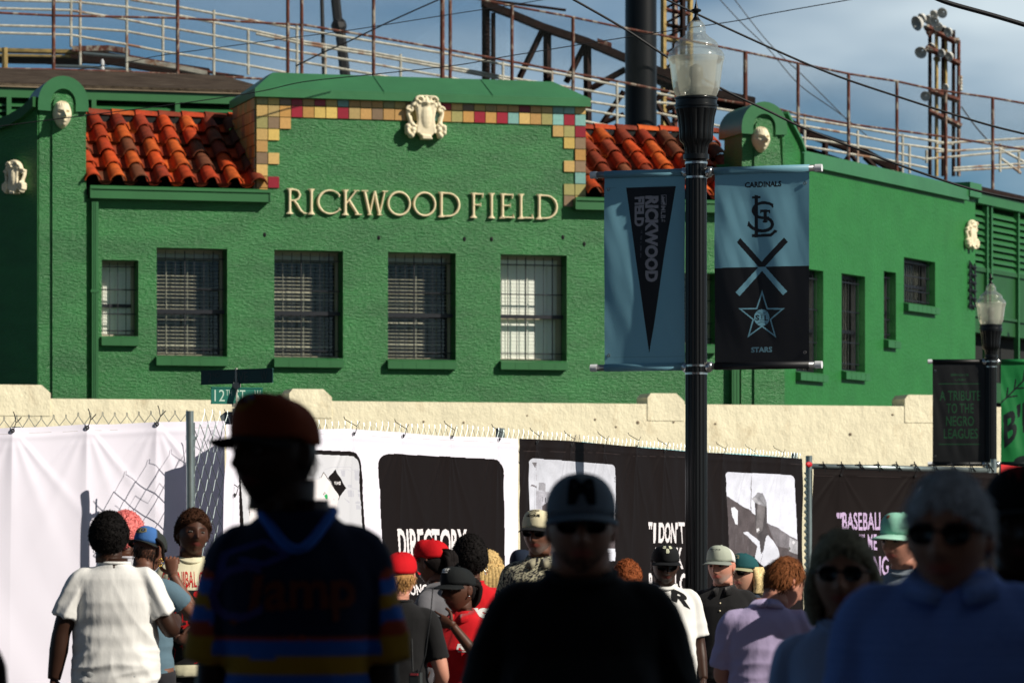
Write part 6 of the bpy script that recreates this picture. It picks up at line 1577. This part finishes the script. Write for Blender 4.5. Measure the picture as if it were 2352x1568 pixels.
# 8 red shirt, black cap, hand to mouth
A=T1(('t','FEST',.0,0,1,.62,WHT,.05),('r',.15,.76,.85,.92,WHT))
p10=person(1060,1299,20,'person in black cap and bright red shirt with one hand raised toward the mouth',yaw=R(-28),hyaw=R(-18),pitch=R(4),skin='dark',hair=((.008,.006,.006),.008,'pony'),
   cap=dict(crown=(.010,.012,.013),logo=(A,.07,.035,R(52)),tilt=.16),shirt=dict(col=RED,collar='polo',wr=.008),scale=.90,wide=1.02,sleeve=.85,hem=.78,seed=10,female=True,
   arms={'l':dict(e=(.20,-.14,1.20),w=(.07,-.24,1.405),f=(-.9,-.15,.32),s=(.3,0,1),u=(0,-1,.2),c=.22),'r':dict(e=(-.24,-.05,1.14),w=(-.12,-.25,1.12))})
decal(p10,T1(('t','Fest',0,0,1,.7,WHT,.05),('r',.1,.85,.9,.95,WHT)),.10,1.27,.09,.05)
b=MB(); b.sphere(p10['X'](p10['HT']((.082,.0,-.030))),.006,8,6); link('earring',b.mesh('e',True),M['silver'],p10['root'])
# 9 cream cap, sunglasses and grey beard
A=T1(('t','NEGRO',.0,0,1,.28,BLK,.04),('t','LEAGUE',.0,.72,1,1,BLK,.04),('l',[(.25,.38),(.75,.62)],.05,BLK),('l',[(.75,.38),(.25,.62)],.05,BLK))
def leopard(p,sl,s,dr): return (.55,.52,.36) if noise.noise(p*170)>.04 else (.02,.02,.025)
p11=person(1240,1170,21,'person in a cream cap lettered NEGRO LEAGUE with sunglasses, grey beard and speckled shirt',yaw=R(-8),hyaw=R(-10),pitch=R(2),skin='brown',hair=((.15,.13,.12),.005,'fade'),beard=(.20,.18,.17,.7),glasses=True,
   cap=dict(crown=(.72,.66,.45),visor=(.015,.016,.018),logo=(A,.085,.055,R(50)),h=1.15),shirt=dict(col=leopard,collar='polo',rib=(.30,.28,.20),wr=.005),scale=.96,wide=1.1,seed=11)
person(1206,1262,22.6,'person in a dark navy cap almost hidden behind the speckled shirt',yaw=R(-20),hyaw=R(-10),skin='dark',hair=((.01,.01,.01),.006,'fade'),cap=dict(crown=(.012,.02,.04)),shirt=dict(col=(.03,.03,.04)),scale=.88,seed=12)
person(1440,1286,23.4,'short person with frizzy reddish-brown hair peeking over the black shoulder',yaw=R(170),skin='brown',hair=((.20,.055,.018),.028,'curly'),shirt=dict(col=(.3,.3,.3)),scale=.8,seed=13)
# 10 black cap with three letters, white tee
A=T1(('t','S',0,0,.33,.5,(.66,.68,.5),.06),('t','B',.67,0,1,.5,(.66,.68,.5),.06),('t','B',.34,.5,.66,1,(.66,.68,.5),.06))
p14=person(1526,1247,23,'person in black cap with three cream letters and a white T-shirt with black lettering',yaw=R(6),pitch=R(10),skin='deep',hair=((.006,.005,.005),.005,'fade'),beard=(.008,.006,.006,.5),glasses=True,
   cap=dict(crown=(.010,.011,.013),logo=(A,.075,.06,R(50)),h=1.25,tilt=.02),shirt=dict(col=WHT,wr=.006),scale=.93,wide=1.15,belly=.03,sleeve=.85,seed=14,neck=1.1)
A=Art(None); A.text('R',[(.52,.05),(1,.22),(.92,.45),(.50,.27)],BLK,.05); A.text('A',[(.45,.42),(.62,.46),(.60,.56),(.42,.53)],BLK,.0); A.text('U',[(.15,.55),(.60,.66),(.55,.90),(.12,.78)],BLK,.03); A.line([(.78,.0),(.82,.03)],.02,BLK); A.done(); decal(p14,A,.03,1.30,.30,.34)
# 11 grey mesh cap
A=T1(('t','Chipped Rentals',0,.0,1,.55,(.05,.06,.06),.0),('t','Concrete',.25,.65,.75,1,(.06,.07,.07),.0))
p15=person(1660,1251,24,'older person in a grey trucker cap with white mesh back and a black polo shirt',yaw=R(-12),hyaw=R(-14),pitch=R(4),skin='pink',hair=((.45,.42,.38),.005,'fade'),beard=(.50,.46,.42,.6),
   cap=dict(crown=(.42,.46,.38),visor=(.24,.27,.24),back=(.72,.72,.70),logo=(A,.085,.022,R(58)),h=1.15),shirt=dict(col=(.012,.012,.013),collar='polo',wr=.004),scale=.95,wide=1.12,seed=15,sleeve=.8)
b=MB()
for z in(1.36,1.31): 
    h=p15['bvh'].ray_cast(p15['X']((0,-.5,z)),Vector((0,1,0))); b.sphere(h[0],.006,8,6)
link('button',b.mesh('e',True),M['plaster'],p15['shirt'])
A=T1(('t','BALL',.1,.0,.9,.4,(.5,.45,.25),.0),('t','CLUB',.1,.5,.9,.9,(.5,.45,.25),.0))
p16=person(1713,1270,25.5,'blonde person in a teal cap with tan brim and sunglasses behind the black polo shirt',yaw=R(-24),hyaw=R(-12),skin='light',hair=((.62,.47,.24),.012,'long',.09),glasses=M['dklens'],
   cap=dict(crown=(.016,.085,.095),visor=(.36,.36,.22),logo=(A,.06,.04,R(55))),shirt=dict(col=(.02,.03,.05)),scale=.98,female=True,seed=16)
# 12 reddish-haired man in a lavender polo, back turned, looking down to the right
p17=person(1760,1268,17.8,'ginger-haired person in a lavender polo shirt, back turned and head bowed',yaw=R(180),hyaw=R(-52),pitch=R(24),headfwd=.02,hx=-.035,hdrop=.015,skin='pink',hair=((.17,.060,.022),.009,'short'),
   shirt=dict(col=(.50,.42,.66),collar='polo',rib=(.47,.40,.64),wr=.010),scale=.955,wide=1.10,sleeve=.8,hem=.80,seed=17,pants=(.05,.05,.06),arms={'l':dict(e=(.215,-.05,1.12),w=(.12,-.24,1.20)),'r':dict(e=(-.215,-.05,1.12),w=(-.12,-.26,1.18))})
# 13 mint cap
A=T1(('p',[(.1,.2),(.5,0),(.9,.2),(.9,.8),(.5,1),(.1,.8)],(.28,.10,.05)),('p',[(.3,.35),(.7,.35),(.5,.75)],(.1,.05,.03)))
p20=person(2078,1176,17.5,'person with stubble in a mint green cap behind the blue polo shirt',yaw=R(-30),hyaw=R(-14),pitch=R(3),skin='pink',hair=((.10,.05,.03),.006,'fade'),beard=(.20,.10,.07,.45),
   cap=dict(crown=(.30,.64,.50),visor=(.40,.72,.58),logo=(A,.026,.026,R(50)),tilt=.14),shirt=dict(col=(.25,.3,.35)),scale=.97,seed=20)
# hand with a phone
p18=person(1935,1235,20.4,'person hidden behind the silver-blonde person, holding out a phone to the left',yaw=R(-20),skin='dark',hair=((.01,.01,.01),.01,'short'),shirt=dict(col=(.02,.02,.02)),scale=.93,seed=18,
   arms={'r':dict(e=(-.20,-.12,1.12),w=(-.10,-.32,1.17),f=(-.8,-.2,.25),s=(0,0,1),u=(0,1,0),c=.6)})
ph=empty('phone',P(1877,1416,20.0),0,'black smartphone held out beside the lamp-side fence post','phone'); b=MB(); b.box(-.065,.065,-.005,.005,-.033,.033); o=b.build('case',M['plastic'],ph)
b=MB(); b.box(-.060,.060,-.0065,-.0052,-.029,.029); b.build('screen',M['dklens'],ph); ph.rotation_euler=(R(72),R(24),R(-10))
# ---- the near people in the shade
NV=(.010,.016,.050); LB=(.035,.16,.62); GD=(.50,.26,.015); DR=(.45,.06,.02)
def jersey(p,sl,s,dr):
    for sg,a,e in sl:
        ax=(e-a); L_=ax.length; t=(p-a).dot(ax)/L_/L_
        dist=(p-a-ax*max(0,min(1,t))).length
        if p.x*sg>.165*s and dist<.105*s and t>-.1 and abs(p.x)>.205*s or (p.x*sg>.19*s and t>.1):
            if t<.14: return NV
            if t<.21: return DR
            if t<.34: return LB
            if t<.46: return GD
            if t<.58: return LB
            if t<.70: return DR
            return GD
    z=(p.z+dr)/s
    if z>1.195: return NV
    if z>1.185: return DR
    if z>1.145: return LB
    if z>1.105: return GD
    if z>1.06: return LB
    return DR
A=T1(('e',.5,.5,.5,.5,(.30,.12,.01)),('e',.45,.45,.34,.28,(.10,.02,.01)),('e',.75,.35,.2,.2,(.10,.15,.35)),('l',[(.1,.3),(.5,.2),(.9,.6)],.1,(.35,.2,.02)))
n1_=person(682,905,9.4,'tall silhouetted person in orange-brown cap and navy jersey banded in blue and gold',yaw=R(3),hx=-.032,hyaw=R(-46),skin='deep',hair=((.006,.005,.005),.004,'fade'),beard=(.01,.01,.01,.6),
   cap=dict(crown=(.30,.055,.016),visor=(.012,.010,.010),logo=(A,.07,.055,R(52)),tilt=.10,vl=.85),shirt=dict(col=jersey,collar='vee',rib=LB,wr=.008),scale=1.075,wide=1.0,sleeve=.92,hem=.78,seed=21,neck=1.15,
   arms={'l':dict(e=(.192,.02,1.11),w=(.19,-.10,.88),loose=1.12),'r':dict(e=(-.192,.02,1.11),w=(-.19,-.10,.88),loose=1.12)})
A=Art(None); A.text('Grays',[(0,.15),(1,.0),(1,.85),(0,1)],(.16,.035,.02),.06); A.done()
A2=Art(None); A2.line([(.05,.5),(.1,.15),(.35,.02),(.5,.15),(.35,.25),(.2,.2)],.05,(.05,.06,.25)); A2.line([(.32,.38),(.28,.75),(.15,.85)],.06,(.16,.03,.02)); A2.text('amp',[(.36,.42),(.92,.40),(.94,.82),(.34,.86)],(.16,.035,.02),.03); A2.text('C',[(.0,.28),(.34,.22),(.34,.80),(.0,.88)],(.06,.05,.20),.0); A2.done()
decal(n1_,A2,-.02,1.30,.36,.22,step=.004)
A=T1(('t','M',0,0,1,1,(.006,.008,.012),.06))
n2_=person(1334,1092,9.6,'broad silhouetted person in a slate blue cap lettered M and a black T-shirt',yaw=R(0),skin='tan',hair=((.01,.01,.01),.004,'fade'),beard=(.02,.015,.012,.8),glasses=True,
   cap=dict(crown=(.24,.29,.34),visor=(.14,.18,.22),logo=(A,.072,.062,R(66)),h=1.35,tilt=.16),shirt=dict(col=(.006,.006,.007),wr=.006),scale=.975,hdrop=.02,wide=1.20,belly=.07,sleeve=.9,hem=.78,seed=22,neck=1.25,arms={'th':1.2,'l':dict(e=(.252,.02,1.10),w=(.25,-.10,.88),loose=1.1),'r':dict(e=(-.252,.02,1.10),w=(-.25,-.10,.88),loose=1.1)})
n3_=person(2186,1080,7.8,'silhouetted person with short grey hair, sunglasses and a blue polo shirt at the right',yaw=R(-6),hyaw=R(-12),pitch=R(3),skin='tan',hair=((.50,.52,.55),.010,'short'),glasses=True,
   shirt=dict(col=lambda p,sl,s,dr:(.20,.33,.80) if int((p.z+10)/.008)%2 else (.17,.29,.74),collar='polo',rib=(.22,.35,.80),wr=.009),scale=.985,hdrop=.055,wide=1.13,sleeve=.9,hem=.78,seed=23,neck=1.12)
n4_=person(1937,1214,10.4,'silhouetted person with chin-length silver-blonde hair, sunglasses and a pale blue T-shirt',yaw=R(-5),hyaw=R(-4),skin='tan',hair=((.26,.23,.15),.018,'long',.10),glasses=True,
   shirt=dict(col=(.42,.54,.84),wr=.006),scale=.92,wide=1.0,sleeve=.8,seed=24,female=True)
A=T1(('t','N',0,0,.7,.8,(.16,.008,.01),.04),('t','Y',.35,.25,1,1,(.16,.008,.01),.04))
n5_=person(2347,1073,8.9,'person in a black cap with a small red monogram cut off by the right edge',yaw=R(-4),skin='deep',hair=((.006,.005,.005),.005,'fade'),cap=dict(crown=(.006,.006,.007),logo=(A,.045,.05,R(50),-.25),h=1.2),shirt=dict(col=(.008,.008,.010)),scale=.985,wide=1.05,seed=25)
n6_=person(-190,1180,9.3,'person standing beyond the left edge whose dark shoulder just enters the picture',yaw=R(0),skin='deep',hair=((.006,.005,.005),.01,'short'),shirt=dict(col=(.02,.006,.006)),scale=.97,wide=1.0,seed=26)
# ---------------------------------------------------------------- unseen buildings and a tree added beside and behind the camera for shade
def brick_block(x0,x1,y0,y1,h,label):
    e=empty('added_brick_building',((x0+x1)/2,(y0+y1)/2,0),0,label,'building','unseen buildings added to block light'); X0=(x0-x1)/2;X1=-X0;Y0=(y0-y1)/2;Y1=-Y0
    b=MB(); b.box(X0,X1,Y0,Y1,0,h); b.build('wall',M['brick'],e)
    b=MB(); b.box(X0-.2,X1+.2,Y0-.2,Y1+.2,h,h+.4); b.build('cornice',M['concrete'],e)
    for side in(0,1):
        n=int((X1-X0)/3) if side==0 else int((Y1-Y0)/3)
        for i in range(n):
            for k in range(int(h/3.4)):
                b=MB(); z=1.0+k*3.3
                if side==0: xx=X0+1+i*3; b.box(xx,xx+1.2,Y1,Y1+.03,z,z+1.7)
                else: yy=Y0+1+i*3; b.box(X0-.03,X0,yy,yy+1.2,z,z+1.7)
                w__=b.build('window',M['dklens'],e)
    return e
brick_block(5.2,17,-14,8.6,7.4,'unseen brick building added beside the camera to shade the near people')  # added out of view, sized so its shadow covers the near people
brick_block(-45,3,-40,-15,11,'long unseen brick building added across the street behind the camera to cut sky light')  # added out of view to lower the sky light on camera-facing sides
tr_=empty('added_shade_tree',(-3.2,6.5,0),0,'unseen broad street tree added beside the camera so its crown shades the near people','tree')  # tree added out of view, crown spread to darken the near people
b=MB(); tube_into(b,[(0,0,0),(.1,0,1.8),(.3,.1,3.2),(1.0,.2,4.4)],[.24,.19,.15,.06],10)
for a in range(6): tube_into(b,[(.25,.1,2.9),(.3+1.2*cos(a),.1+1.2*sin(a),3.9),(.3+2.4*cos(a+.2),.1+2.4*sin(a+.2),4.9)],[.10,.07,.03],7)
b.build('trunk',mat('bark',(.10,.07,.05),.9,var=(10,.4)),tr_,smooth=True)
b=MB(); rg=random.Random(7)
for i in range(10000):
    a=rg.uniform(0,6.28); r_=3.9*math.sqrt(rg.random()); z=4.1+2.3*rg.random()*(1-(r_/4.2)**2*.6); c=Vector((1.4+r_*cos(a),.6+r_*sin(a),z))
    n_=Vector((rg.gauss(0,1),rg.gauss(0,1),rg.gauss(0,1)+1.2)).normalized(); t_=n_.orthogonal().normalized(); q_=n_.cross(t_); l=.13+.08*rg.random()
    b.add([c-t_*l,c-q_*l*.5,c+t_*l,c+q_*l*.5],[(0,1,2,3)])
b.build('crown',mat('leaf',(.05,.10,.025),.6,var=(3,.3)),tr_)
